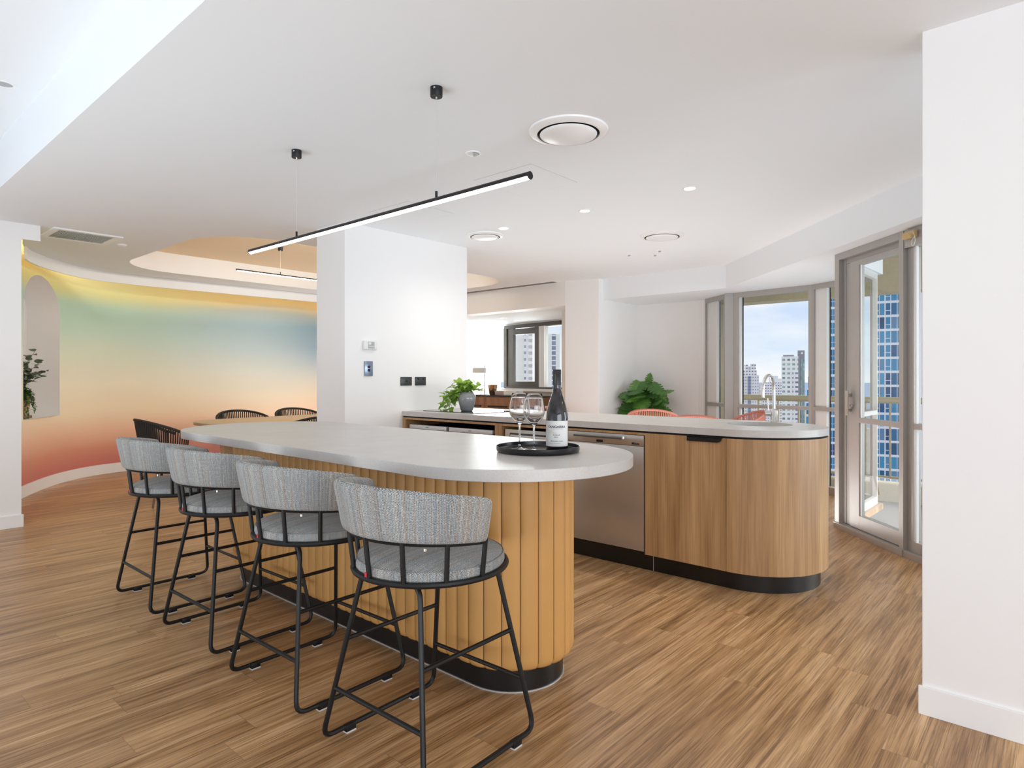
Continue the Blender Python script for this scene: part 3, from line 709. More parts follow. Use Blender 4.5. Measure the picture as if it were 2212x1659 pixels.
for z0, z1 in ((0.15, 0.852), (0.89, ZW-0.13)):
    bd.obox(V4, V5, 0.285, 0.296, -0.012, -0.004, z0, z1)
build('glazing_bead', bd, 'plastic', leaf, smooth=0)
hd = G().obox(V4, V5, 0.165, 0.200, -0.062, -0.050, 0.905, 1.095); hd.obox(V4, V5, 0.176, 0.188, -0.052, -0.02, 0.93, 0.955); hd.obox(V4, V5, 0.176, 0.188, -0.052, -0.02, 1.045, 1.07)
hd.obox(V4, V5, 0.200, 0.228, -0.045, -0.03, 0.972, 0.988)
build('door_handle', hd, 'steel', root, smooth=0, bevel=0.003)
# fixed sidelight right of the door
root = thing('window_8', 'tall silver sidelight right of the balcony door', 'window', (V5.x, V5.y, 0)); root['kind'] = 'structure'
f = G(); f.obox(V4, V5, 0.841, 2.4, -0.045, 0.03, ZW-0.12, ZW-0.001); f.obox(V4, V5, 0.841, 2.4, -0.05, 0.05, 0.0, 0.045); f.obox(V4, V5, 0.841, 2.4, -0.02, 0.03, 0.045, 0.115)
f.obox(V4, V5, 0.841, 0.90, -0.02, 0.03, 0.115, ZW-0.12); f.obox(V4, V5, 0.90, 2.4, -0.02, 0.03, 0.855, 0.893); f.obox(V4, V5, 1.75, 1.82, -0.02, 0.03, 0.115, ZW-0.12)
build('window_frame', f, 'alu', root, smooth=0, bevel=0.0015)
for z0, z1 in ((0.11, 0.857), (0.891, ZW-0.118)):
    build('pane', G().obox(V4, V5, 0.898, 1.75, 0.002, 0.008, z0, z1), 'glass', root, smooth=0)
f = G()
for z0, z1 in ((0.115, 0.855), (0.893, ZW-0.12)):
    f.obox(V4, V5, 0.915, 0.93, -0.02, -0.005, z0, z1)
build('glazing_bead', f, 'plastic', root, smooth=0)

# living window
root = thing('window_9', 'dark bronze framed sash window of the far living bay', 'window', (A1.x, A1.y, 0)); root['kind'] = 'structure'
f = G(); f.obox(A1, B1, 0.0, L1, -0.02, 0.10, 2.04, 2.10); f.obox(A1, B1, 0.0, L1, -0.02, 0.10, 1.0, 1.03); f.obox(A1, B1, 0.0, 0.08, -0.02, 0.10, 1.03, 2.04)
build('window_frame', f, 'bronze', root, smooth=0)
sh = G(); sh.obox(A1, B1, 0.08, 0.24, -0.0, 0.06, 1.03, 2.04); sh.obox(A1, B1, 0.815, 0.93, -0.0, 0.06, 1.03, 2.04); sh.obox(A1, B1, 0.24, 0.815, 0.0, 0.06, 1.03, 1.12); sh.obox(A1, B1, 0.24, 0.815, 0.0, 0.06, 1.93, 2.03)
sash = build('sash', sh, 'bronze', root, smooth=0)
build('pane', G().obox(A1, B1, 0.235, 0.82, 0.02, 0.026, 1.11, 1.94), 'glass', sash, smooth=0)
f = G(); f.obox(A1, B1, 0.93, 1.06, -0.01, 0.08, 1.03, 2.04)
build('mullion', f, 'aluw', root, smooth=0)
build('pane', G().obox(A1, B1, 1.06, L1, 0.03, 0.036, 1.03, 2.04), 'glass', root, smooth=0)
struct(build('window_10', G().obox(A1, B1, -1.9, L1+0.1, -0.09, 0.0, 0.955, 0.998), 'trimw', smooth=0, bevel=0.003), 'white sill ledge below the far living window', 'window sill')
root = thing('window_11', 'bright window pane behind the sheer curtain', 'window', (A1.x-0.6, A1.y, 0)); root['kind'] = 'structure'
build('pane', G().obox(A1, B1, -1.2, 0.0, 0.03, 0.036, 1.0, 2.1), 'glass', root, smooth=0)

# ---------------------------------------------------------------- balcony
struct(build('balcony_floor', G().box(-3.6, 5.0, 4.0, 8.25, -0.32, -0.17), 'tile', smooth=0), 'grey tiled balcony floor outside the door', 'balcony floor')
struct(build('balcony_curb', G().box(-3.6, 5.0, 7.90, 8.12, -0.17, 0.03), 'render', smooth=0, bevel=0.01), 'low beige rendered curb at the balcony edge', 'balcony curb')
struct(build('balcony_ceiling', G().box(-3.9, 5.0, 4.6, 8.3, 2.50, 2.72), 'render', smooth=0), 'beige textured slab over the balcony', 'balcony ceiling')
struct(build('balcony_beam', G().box(-3.9, 5.0, 7.95, 8.25, 2.135, 2.50), 'render', smooth=0), 'beige textured beam at the balcony edge', 'balcony beam')
struct(build('balcony_column', G().box(-3.52, -3.23, 7.92, 8.25, -0.17, 2.14), 'render', smooth=0), 'beige rendered column at the left of the balcony', 'balcony column')
root = thing('balcony_railing', 'beige painted metal balcony railing with slim balusters', 'railing', (-1.0, 8.0, 0))
build('top_rail', G().tube([(-3.24, 8.0, 0.94), (3.4, 8.0, 0.94)], 0.036, 12), 'railp', root)
build('bottom_rail', G().box(-3.24, 3.4, 7.985, 8.015, 0.075, 0.10), 'railp', root, smooth=0)
for i in range(20):
    x = -3.15+0.24*i
    wd = 0.02 if i % 6 == 5 else 0.009
    build('baluster', G().box(x-wd, x+wd, 8.0-wd, 8.0+wd, 0.03 if wd > 0.01 else 0.10, 0.92), 'railp', root, smooth=0)
# ================================================================== BREAKFAST BAR
ZT0, ZT1 = 0.865, 0.905
bar = thing('breakfast_bar', 'long round-ended bar with a pale stone top on a channelled caramel leather base', 'bar counter', (-2.67, 1.96, 0))
build('countertop', G().prism(stadium(-3.98, -1.166, 1.38, 2.33, 40), ZT0, ZT1), 'stone', bar, smooth=20, bevel=0.0015, seg=1)
# channelled leather: perimeter of a stadium with bulging channels
def channel_path(x0, x1, yc, r, ns, na):
    T_ = [(0.0, 0.0), (0.03, 0.34), (0.09, 0.60), (0.19, 0.82), (0.33, 0.95), (0.5, 1.0), (0.67, 0.95), (0.81, 0.82), (0.91, 0.60), (0.97, 0.34)]
    out = []; xs0, xs1 = x0+r, x1-r
    for sx_, y_, ny_, n_ in ((0, yc-r, -1, ns), (1, 0, 0, na), (2, yc+r, 1, ns), (3, 0, 0, na)):
        for k in range(n_):
            for t0, b in T_:
                t = (k+t0)/n_
                if sx_ == 0: out.append((xs0+(xs1-xs0)*t, y_, 0, ny_, b, 0))
                elif sx_ == 2: out.append((xs1-(xs1-xs0)*t, y_, 0, ny_, b, 0))
                else:
                    a = (-PI/2 if sx_ == 1 else PI/2)+PI*t; xc = xs1 if sx_ == 1 else xs0
                    out.append((xc+r*math.cos(a), yc+r*math.sin(a), math.cos(a), math.sin(a), b, 0))
    return out
cp = channel_path(-3.877, -1.468, 1.96, 0.257, 30, 11)
rows = []
for z, ins in ((0.093, 0.030), (0.097, 0.015), (0.106, 0.006), (0.120, 0.001), (0.135, 0.0), (0.5, 0.0), (ZT0, 0.0)):
    rows.append([(x-nx*(0.010-0.010*b+ins*0.8), y-ny*(0.010-0.010*b+ins*0.8), z) for x, y, nx, ny, b, s in cp])
g = G().grid(rows, closed=True)
m_ = len(g.v); g.f.append(tuple(range(len(cp)-1, -1, -1)))
build('leather_base', g, 'leather', bar, smooth=50)
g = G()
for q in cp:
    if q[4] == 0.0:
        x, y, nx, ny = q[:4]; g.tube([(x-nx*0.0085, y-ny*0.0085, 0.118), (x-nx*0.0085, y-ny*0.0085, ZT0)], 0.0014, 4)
build('seam_shade', g, 'seamshade', bar, smooth=0)  # thin dark tubes put the seam shade into the grooves
build('kickboard', G().prism(stadium(-3.832, -1.513, 1.748, 2.172, 24), 0.0, 0.095), 'kick', bar, smooth=30)
build('floor_trim', G().prism(stadium(-3.837, -1.508, 1.743, 2.177, 24), 0.0, 0.004), 'steelp', bar, smooth=30)

# ================================================================== BAR STOOLS
def make_stool():
    root = thing('bar_stool', 'x', 'bar stool')
    w, yb, yf, wt, yt, zr = 0.246, -0.2514, 0.24, 0.136, 0.168, 0.588
    RT = 0.0085
    ring = [(0.25*math.sin(2*PI*i/56), -0.25*math.cos(2*PI*i/56), zr) for i in range(56)]
    g = G().tube(ring, 0.0095, 8, closed=True)
    g.tube([(-0.25, 0, zr-0.004), (0.25, 0, zr-0.004)], 0.007, 6)
    build('seat_ring', g, 'black', root)
    for s in (-1, 1):
        path = fillet([(s*wt*0.55, yt-0.004, zr-0.006), (s*wt, yt, zr-0.010), (s*w, yf, 0.020), (s*w, yb, 0.020), (s*wt, -yt, zr-0.010), (s*wt*0.2, -yt-0.006, zr-0.006)], 0.045, 5)
        build('sled_leg', G().tube(path, RT, 8), 'black', root)
    def on(s, back, z):
        t = (zr-0.010-z)/(zr-0.030)
        y0 = -yt if back else yt; y1 = yb if back else yf
        return (s*(wt+(w-wt)*t), y0+(y1-y0)*t, z)
    for back in (True, False): build('footrest_bar', G().tube([on(-1, back, 0.187), on(1, back, 0.187)], 0.0075, 8), 'black', root)
    for s in (-1, 1): build('side_bar', G().tube([on(s, True, 0.348), on(s, False, 0.348)], 0.0075, 8), 'black', root)
    for s in (-1, 1):
        for y in (-0.145, 0.145):
            gl = build('glide', G().box(s*w-0.010, s*w+0.010, y-0.020, y+0.020, 0.004, 0.026), 'black', root, bevel=0.002)
            build('felt_pad', G().box(s*w-0.011, s*w+0.011, y-0.019, y+0.019, 0.0, 0.0045), 'felt', gl, smooth=0)
    # cushion
    prof = [(0.0, 0.586), (0.235, 0.586), (0.2425, 0.592), (0.2450, 0.602), (0.2445, 0.615), (0.2400, 0.6235), (0.236, 0.626), (0.233, 0.628), (0.20, 0.638), (0.15, 0.646), (0.08, 0.650), (0.0, 0.651)]
    rows = []; uv = []; SG = 56
    for i, (r_, z) in enumerate(prof):
        rr = max(r_, 0.0005)
        rows.append([(rr*math.sin(2*PI*k/SG), -rr*math.cos(2*PI*k/SG), z) for k in range(SG)])
        if i < 6: uv.append([(0.245*2*PI*k/SG, z) for k in range(SG+1)])
        else: uv.append([(rr*math.sin(2*PI*k/SG), -rr*math.cos(2*PI*k/SG)) for k in range(SG+1)])
    g = G()
    g.grid(rows[:6], uv[:6], closed=True); uvb = [[(rows[5][k % SG][0], rows[5][k % SG][1]) for k in range(SG+1)]]+uv[6:]
    g.grid(rows[5:], uvb, closed=True)
    build('seat', g, 'tweed', root, smooth=60)
    build('piping', G().tube([(0.2402*math.sin(2*PI*i/56), -0.2402*math.cos(2*PI*i/56), 0.6245) for i in range(56)], 0.0016, 6, closed=True), 'inkgrey', root)
    # posts
    for ph in (-86, -58, -29, 0, 29, 58, 86):
        a = math.radians(ph); e = (math.sin(a), -math.cos(a))
        build('post', G().tube([(0.249*e[0], 0.249*e[1], zr), (0.268*e[0], 0.268*e[1], 0.745)], [0.0078, 0.0078], 10), 'black', root)
    # curved backrest: cross-section swept round
    A0 = 88.0; NA = 44; cols = []; Uc = []
    pr = []  # rounded-rect section (radial offset, z) with perimeter
    hw, r0 = 0.021, 0.018
    def sect(zb, zt):
        L = [(-hw, zb+r0), (-hw, (zb+zt)/2), (-hw, zt-r0)]+[(-hw+r0-r0*math.cos(t), zt-r0+r0*math.sin(t)) for t in (PI/6, PI/3, PI/2)]
        L += [(hw-r0+r0*math.cos(t), zt-r0+r0*math.sin(t)) for t in (PI/2.001, PI/3, PI/6, 0)]+[(hw, (zb+zt)/2), (hw, zb+r0)]
        L += [(hw-r0+r0*math.cos(t), zb+r0-r0*math.sin(t)) for t in (PI/6, PI/3, PI/2)]+[(-hw+r0-r0*math.cos(t), zb+r0-r0*math.sin(t)) for t in (PI/2.001, PI/3, PI/6)]
        return L
    rows = []; uvs = []
    for i in range(NA+1):
        q = -1+2*i/NA; ph = math.radians(A0*q)
        endf = 1.0 if abs(q) < 0.93 else math.sqrt(max(0.0, 1-((abs(q)-0.93)/0.07)**2))
        cosb = math.cos(ph)
        zt = 0.830+0.052*max(0, cosb)**0.8; zb = 0.699+0.020*max(0, cosb)**0.8
        zm = (zt+zb)/2; hh = (zt-zb)/2*(0.62+0.38*endf)
        th = 0.35+0.65*endf if abs(q) > 0.93 else 1.0
        if i in (0, NA): th = 0.12
        S = sect(zm-hh, zm+hh); row = []; uvr = []; per = 0; prev = None
        for o_, z in S:
            lean = 0.030*(z-0.715)/0.155
            R = 0.263+lean+o_*th
            if prev: per += math.hypot(o_-prev[0], z-prev[1])
            prev = (o_, z)
            row.append((R*math.sin(ph), -R*math.cos(ph), z)); uvr.append((0.285*ph, (z if abs(o_) > 0.01 else z)+ (0.0 if o_ < 0 else 0.0)))
        uvr.append(uvr[0]); rows.append(row); uvs.append(uvr)
    g = G().grid(rows, uvs, closed=True, flip=False)
    n0_ = len(rows[0]); g.f.append(tuple(range(n0_))); g.f.append(tuple(NA*n0_+k for k in range(n0_-1, -1, -1)))
    back = build('backrest', g, 'tweed', root, smooth=60, recalc=True)
    und = [(0.266*math.sin(math.radians(p)), -0.266*math.cos(math.radians(p)), 0.714-0.014*(abs(p)/86)**2) for p in range(-84, 85, 6)]
    build('back_rail', G().tube(und, 0.0045, 6), 'black', root)
    build('screw', G().lathe([(0, -0.008), (0.006, -0.008), (0.006, 0.0), (0, 0)], (0.266*math.sin(math.radians(44)), -0.266*math.cos(math.radians(44)), 0.703), 10), 'steel', root)
    a = math.radians(2); build('tag', G().box(0.2500*math.sin(a)-0.006-0.01, 0.2500*math.sin(a)-0.008, -0.262, -0.2595, 0.598, 0.612), 'red', root, smooth=0)
    return root
st = make_stool()
stools = [(-1.586, 1.397, 1.2, 'grey tweed bar stool nearest the camera, at the round end of the bar'),
          (-2.270, 1.405, 0.8, 'grey tweed bar stool second from the camera along the bar'),
          (-2.985, 1.415, 1.2, 'grey tweed bar stool third from the camera along the bar'),
          (-3.668, 1.420, 0.0, 'grey tweed bar stool farthest from the camera, by the bar\'s far end')]
for i, (x, y, a, lb) in enumerate(stools):
    o = st if i == 0 else dup(st)
    o.location = (x, y, 0); o.rotation_euler = (0, 0, math.radians(a)); o['label'] = lb; o['group'] = 'bar stools along the leather bar'

# ================================================================== TRAY, GLASSES, BOTTLE
ZB = ZT1+0.0005
tray = build('serving_tray', G().lathe([(0, 0), (0.158, 0), (0.163, 0.004), (0.165, 0.010), (0.165, 0.022), (0.1635, 0.0235), (0.162, 0.022), (0.161, 0.010), (0.157, 0.006), (0, 0.005)], (-1.575, 1.948, ZB), 72), 'traygloss', origin=(-1.575, 1.948, ZB), smooth=40)
tag(tray, 'round black tray with a low rim on the stone bar top', 'tray')
ZTR = ZB+0.0055
def wine_glass(x, y, label):
    root = thing('wine_glass', label, 'wine glass', (x, y, ZTR), 'wine glasses on the black tray')
    c = (x, y, ZTR)
    build('foot', G().lathe([(0, 0), (0.035, 0.0), (0.036, 0.001), (0.034, 0.002), (0.012, 0.0045), (0.006, 0.009), (0.0042, 0.016), (0, 0.016)], c, 32), 'crystal', root, smooth=60)
    build('stem', G().lathe([(0, 0.0165), (0.004, 0.0165), (0.0036, 0.05), (0.0036, 0.085), (0.0045, 0.096), (0.008, 0.103), (0, 0.1035)], c, 16), 'crystal', root, smooth=60)
    out = [(0.0, 0.104), (0.009, 0.1045), (0.022, 0.112), (0.034, 0.126), (0.0405, 0.144), (0.0415, 0.160), (0.039, 0.182), (0.035, 0.204), (0.0325, 0.223)]
    inn = [(r_-0.0011, z+(0.002 if i < 3 else 0)) for i, (r_, z) in enumerate(out[1:])][::-1]
    build('bowl', G().lathe(out+[(0.0320, 0.2236)]+inn+[(0, 0.1075)], c, 48), 'crystal', root, smooth=60)
wine_glass(-1.648, 1.922, 'empty wine glass standing farther left on the black tray')
wine_glass(-1.556, 1.900, 'empty wine glass standing between the other glass and the dark bottle')
bx, by = -1.541, 2.028
bot = thing('wine_bottle', 'dark wine bottle with a cream paper label on the black tray', 'wine bottle', (bx, by, ZTR))
c = (bx, by, ZTR)
build('body', G().lathe([(0, 0.003), (0.032, 0.002), (0.041, 0.0), (0.0438, 0.004), (0.0448, 0.012), (0.0448, 0.116), (0.0444, 0.128), (0.0425, 0.144), (0.0390, 0.161), (0.0350, 0.177), (0.0300, 0.193), (0.0245, 0.209), (0.0198, 0.223), (0.0168, 0.236), (0.0155, 0.248), (0.015, 0.266), (0, 0.266)], c, 64), 'bottle', bot, smooth=60)
capo = build('screw_cap', G().lathe([(0, 0.2555), (0.0163, 0.2555), (0.0163, 0.300), (0.0168, 0.301), (0.0168, 0.303), (0.0160, 0.304), (0.0168, 0.305), (0.0168, 0.312), (0.0160, 0.313), (0.0168, 0.314), (0.0168, 0.317), (0.0155, 0.3185), (0, 0.3185)], c, 40), 'lid', bot, smooth=40)
LR = 0.0452; fa = math.atan2(0-by, 0-bx)+math.radians(-3)   # label faces the camera
def lab(u, z, r_=LR): a = fa+u/LR; return (bx+r_*math.cos(a), by+r_*math.sin(a), ZTR+z)
hwid = 0.058
g = G(); k_ = 24
g.grid([[lab(-hwid+2*hwid*i/k_, z) for i in range(k_+1)] for z in (0.0135, 0.064, 0.1145)])
lbl = build('label', g, 'paper', bot, smooth=60)
def text_obj(name, s, size, place, mat, parent, width=None, bold=0.0, align='CENTER'):
    cu = bpy.data.curves.new(name, 'FONT'); cu.body = s; cu.size = size; cu.align_x = align; cu.offset = bold; cu.resolution_u = 3
    ob = bpy.data.objects.new(name, cu); COL.objects.link(ob)
    bpy.context.view_layer.update()
    me = ob.to_mesh(); vs = [v.co.copy() for v in me.vertices]; fs = [tuple(p.vertices) for p in me.polygons]
    ob.to_mesh_clear(); bpy.data.objects.remove(ob); bpy.data.curves.remove(cu)
    if not vs: return None
    xs = [v.x for v in vs]; k = 1.0
    if width: k = width/(max(xs)-min(xs))
    g = G().add([place(v.x*k, v.y) for v in vs], fs)
    return build(name, g, mat, parent, smooth=0)
for s, size, z, mt, wd, bo, u0 in (('YANGARRA', 0.0118, 0.0875, 'ink', 0.0765, 0.00035, 0.000), ('ESTATE VINEYARD', 0.0042, 0.0815, 'inkgrey', 0.050, 0, 0.001), ('Estate', 0.006, 0.0725, 'inkgold', 0.018, 0, -0.026), ('vineyard selection', 0.0045, 0.0655, 'inkgold', 0.036, 0, -0.016),
                           ('SHIRAZ', 0.0056, 0.0570, 'ink', 0.028, 0.0001, 0.0), ('2021', 0.0054, 0.0485, 'ink', 0.016, 0.0001, -0.001), ('McLAREN VALE', 0.0056, 0.0330, 'ink', 0.050, 0.0001, 0.002), ('South Australia', 0.0050, 0.0245, 'inkgrey', 0.046, 0, -0.008)):
    text_obj('printed_text', s, size, lambda x, y, z=z, u0=u0: lab(x+u0, z+y, LR+0.00025), mt, lbl, width=wd, bold=bo)

# ================================================================== LINEAR PENDANT OVER THE BAR
def light_bar(name, label, A, B, r_, cans, ztop, half=True, grp='slim black linear pendant lights'):
    A = Vector(A); B = Vector(B)
    root = thing(name, label, 'pendant light', ((A.x+B.x)/2, (A.y+B.y)/2, A.z), grp)
    ax = (B-A).normalized(); sd = Vector((-ax.y, ax.x, 0)); up = Vector((0, 0, 1))
    def prof(a0, a1, rr, n=10): return [(rr*math.cos(math.radians(a0+(a1-a0)*i/n)), rr*math.sin(math.radians(a0+(a1-a0)*i/n))) for i in range(n+1)]
    def ext(pts, p, q):
        n_ = len(pts); v = [p+sd*a+up*b for a, b in pts]+[q+sd*a+up*b for a, b in pts]
        return G().add(v, [tuple(range(n_-1, -1, -1)), tuple(range(n_, 2*n_))]+[(i, (i+1) % n_, n_+(i+1) % n_, n_+i) for i in range(n_)])
    build('housing', ext(prof(-20, 200, r_, 14), A, B), 'black', root, smooth=40, recalc=True)
    build('diffuser', ext(prof(198, 342, r_*0.97, 12), A+ax*0.004, B-ax*0.004), 'lamp', root, smooth=40, recalc=True)
    for p, q in ((A, A-ax*0.003), (B, B+ax*0.003)):
        build('end_cap', ext(prof(0, 345, r_*1.03, 20), p, q), 'black', root, smooth=40, recalc=True)
    for c_, zt in cans:
        P = A+ax*c_
        build('stub', G().tube([(P.x, P.y, P.z+r_*0.9), (P.x, P.y, P.z+r_+0.026)], 0.0055*r_/0.015, 10), 'black', root)
        build('wire', G().tube([(P.x, P.y, P.z+r_+0.025), (P.x, P.y, zt-0.005)], 0.0008, 5), 'steelp', root)
        cn = build('canopy', G().lathe([(0, -0.040), (0.025, -0.040), (0.0262, -0.038), (0.0262, 0), (0, 0)], (P.x, P.y, zt), 32), 'black', root, smooth=40)
        build('gripper', G().lathe([(0, -0.046), (0.004, -0.046), (0.005, -0.040), (0, -0.040)], (P.x, P.y, zt), 12), 'chrome', cn, smooth=40)
        build('screw', G().box(P.x+0.012, P.x+0.019, P.y-0.0275, P.y-0.0235, zt-0.016, zt-0.009), 'chrome', cn, smooth=0)
    return root
light_bar('linear_pendant', 'long thin black light bar hanging on two wires over the bar', (-3.67, 1.806, 1.948), (-1.499, 1.806, 1.948), 0.0150, ((0.525, ZC), (1.655, ZC)), ZC)
light_bar('linear_pendant', 'thin black light bar hanging in the dining ceiling recess, left of the pier', (-6.65, 3.12, 2.342), (-6.65, 5.3, 2.342), 0.0115, ((0.50, 2.66), (1.66, 2.66)), 2.66)

# ================================================================== CEILING FITTINGS
def diffuser(x, y, r_, label):
    root = thing('ceiling_diffuser', label, 'air diffuser', (x, y, ZC), 'round white air diffusers in the ceiling')
    k = r_/0.2
    build('outer_ring', G().lathe([(0.2*k, 0.0), (0.198*k, -0.008*k), (0.165*k, -0.022*k), (0.158*k, -0.020*k), (0.162*k, 0.0)], (x, y, ZC), 64), 'trimw', root, smooth=50)
    build('throat', G().lathe([(0.161*k, -0.003), (0.0, -0.003)], (x, y, ZC), 48), 'gap', root, smooth=0)
    build('centre_disc', G().lathe([(0, -0.040*k), (0.06*k, -0.038*k), (0.12*k, -0.032*k), (0.144*k, -0.024*k), (0.145*k, -0.021*k), (0.12*k, -0.018*k), (0, -0.012*k)], (x, y, ZC), 64), 'trimw', root, smooth=60)
diffuser(-1.872, 2.557, 0.197, 'large round white air diffuser nearest the camera, above the bar')
diffuser(-3.800, 3.970, 0.165, 'round white air diffuser close to the pier')
diffuser(-2.645, 4.985, 0.19, 'round white air diffuser farthest back, toward the balcony windows')
def downlight(x, y, label, on=True, z=ZC, r_=0.046):
    root = thing('downlight', label, 'downlight', (x, y, z), 'recessed ceiling downlights')
    build('bezel', G().lathe([(r_, 0.0), (r_, -0.003), (r_*0.80, -0.004), (r_*0.74, 0.0), (r_*0.74, 0.0)], (x, y, z), 40), 'trimw', root, smooth=40)
    build('lens', G().lathe([(0, -0.0012), (r_*0.76, -0.0012)], (x, y, z), 32), 'down' if on else 'greyplastic', root, smooth=0)
    if on:
        l = bpy.data.lights.new('downlight_beam', 'SPOT'); l.energy = 14; l.spot_size = math.radians(150); l.spot_blend = 0.8; l.shadow_soft_size = 0.03; l.color = (1, 0.93, 0.82)
        o = bpy.data.objects.new('downlight_beam', l); COL.objects.link(o); o.location = (x, y, z-0.012)
downlight(-2.682, 3.870, 'lit downlight midway along the stone bench')
downlight(-1.848, 3.860, 'lit downlight above the sink end of the bench')
downlight(-3.504, 3.880, 'lit downlight beside the air diffuser near the pier')
downlight(-4.215, 0.735, 'unlit round fitting in the higher ceiling at the left edge', on=False, z=2.745, r_=0.05)
root = thing('motion_sensor', 'small round white sensor with a two-tone face in the ceiling', 'sensor', (-2.455, 2.470, ZC))
build('bezel', G().lathe([(0.042, 0), (0.042, -0.004), (0.034, -0.005), (0.033, 0)], (-2.455, 2.470, ZC), 40), 'trimw', root, smooth=40)
build('lens', G().lathe([(0, -0.006), (0.02, -0.0045), (0.0335, -0.002)], (-2.455, 2.470, ZC), 32), 'plastic', root, smooth=60)
build('grey_insert', G().prism([(-2.455+0.030*math.cos(math.radians(t)), 2.470+0.030*math.sin(math.radians(t))) for t in range(-48, 133, 12)], ZC-0.0075, ZC-0.0055), 'greyplastic', root, smooth=0)
for x, y, lb in ((-3.299, 5.534, 'small ceiling sprinkler left of the trio by the back diffuser'), (-2.968, 5.548, 'small dark-centred ceiling sprinkler nearest the back diffuser'), (-3.104, 5.706, 'small ceiling sprinkler cap, rearmost of the trio by the back diffuser')):
    root = thing('sprinkler', lb, 'sprinkler', (x, y, ZC), 'small sprinklers near the back diffuser')
    build('plate', G().lathe([(0.038, 0), (0.038, -0.003), (0.03, -0.008), (0.014, -0.009), (0, -0.009)], (x, y, ZC), 28), 'trimw', root, smooth=40)
    build('head', G().lathe([(0, -0.02), (0.012, -0.02), (0.012, -0.009), (0, -0.009)], (x, y, ZC), 16), 'greyplastic', root, smooth=40)
for x0, x1, y0, y1, lb in ((-2.791, -2.326, 2.812, 3.274, 'square access panel in the ceiling beside the light bar'), (-3.92, -3.47, 2.84, 3.288, 'square access panel in the ceiling near the pier')):
    root = thing('access_panel', lb, 'access panel', ((x0+x1)/2, (y0+y1)/2, ZC), 'square access panels in the ceiling')
    build('panel', G().box(x0+0.002, x1-0.002, y0+0.002, y1-0.002, ZC-0.0012, ZC-0.0002), 'ceil', root, smooth=0)
    build('edge_gap', G().holed([(x0, y0), (x1, y0), (x1, y1), (x0, y1)], [[(x0+0.0022, y0+0.0022), (x1-0.0022, y0+0.0022), (x1-0.0022, y1-0.0022), (x0+0.0022, y1-0.0022)]], ZC-0.0007, ZC-0.0001), 'greyplastic', root, smooth=0)
# return air vent
root = thing('ceiling_vent', 'white slatted air vent in the ceiling by the mural', 'ceiling vent', (-6.475, 1.66, ZC))
X0, X1, Y0, Y1 = -6.72, -6.235, 1.41, 1.92
build('frame', G().holed([(X0, Y0), (X1, Y0), (X1, Y1), (X0, Y1)], [[(X0+0.05, Y0+0.05), (X1-0.05, Y0+0.05), (X1-0.05, Y1-0.05), (X0+0.05, Y1-0.05)]], ZC-0.012, ZC), 'trimw', root, smooth=0, bevel=0.002)
build('backing', G().box(X0+0.05, X1-0.05, Y0+0.05, Y1-0.05, ZC-0.0015, ZC), 'greyplastic', root, smooth=0)
for i in range(26):
    y = Y0+0.06+(Y1-Y0-0.12)*i/25
    build('slat', G().add([(X0+0.05, y-0.004, ZC-0.011), (X1-0.05, y-0.004, ZC-0.011), (X1-0.05, y+0.004, ZC-0.002), (X0+0.05, y+0.004, ZC-0.002), (X0+0.05, y-0.005, ZC-0.010), (X1-0.05, y-0.005, ZC-0.010), (X1-0.05, y+0.003, ZC-0.001), (X0+0.05, y+0.003, ZC-0.001)], [(0, 1, 2, 3), (7, 6, 5, 4), (0, 4, 5, 1), (1, 5, 6, 2), (2, 6, 7, 3), (3, 7, 4, 0)]), 'trimw', root, smooth=0)
d_ = build('smoke_detector', G().lathe([(0.04, 0), (0.04, -0.008), (0.03, -0.016), (0, -0.017)], (-6.60, 2.02, ZC), 32), 'trimw', origin=(-6.60, 2.02, ZC)); tag(d_, 'small round white detector beside the slatted ceiling vent', 'detector')
root = thing('slot_diffuser', 'long dark slot vent in the ceiling along the far bulkhead', 'slot vent', (-5.75, 6.515, ZC))
build('slot_frame', G().box(-8.2, -4.93, 6.45, 6.56, ZC-0.003, ZC), 'trimw', root, smooth=0)
for y in (6.470, 6.505, 6.540): build('slot', G().box(-8.2, -4.98, y-0.008, y+0.008, ZC-0.0045, ZC-0.003), 'gap', root, smooth=0)
for x, y, lb in ((-6.63, 7.35, 'unlit downlight nearer the bulkhead in the far living soffit'), (-6.75, 7.80, 'unlit downlight nearer the curtain in the far living soffit')):
    downlight(x, y, lb, on=False, z=2.12, r_=0.05)

# ================================================================== WALL PLATES ON THE PIER
XW = -4.305
root = thing('thermostat', 'white thermostat with a small screen on the white pier', 'thermostat', (XW, 3.118, 1.43))
build('case', G().box(XW, XW+0.026, 3.058, 3.186, 1.421, 1.495), 'plastic', root, bevel=0.006)
sc_ = build('screen_panel', G().box(XW+0.026, XW+0.0275, 3.094, 3.156, 1.432, 1.486), 'greyplastic', root, smooth=0)
build('display', G().box(XW+0.0275, XW+0.0283, 3.098, 3.122, 1.464, 1.482), 'plastic', sc_, smooth=0)
for i in range(4): build('button', G().box(XW+0.0275, XW+0.0285, 3.100+0.013*i, 3.108+0.013*i, 1.446, 1.452), 'plastic', sc_, smooth=0)
root = thing('switch_plate', 'blue-grey switch plate with two round black buttons on the pier', 'light switch', (XW, 3.110, 1.20))
build('plate', G().box(XW, XW+0.011, 3.073, 3.152, 1.206, 1.328), 'blueplate', root, bevel=0.002)
for z in (1.282, 1.254): 
    build('button', G().tube([(XW+0.011, 3.112, z), (XW+0.018, 3.112, z)], 0.0105, 20), 'black', root)
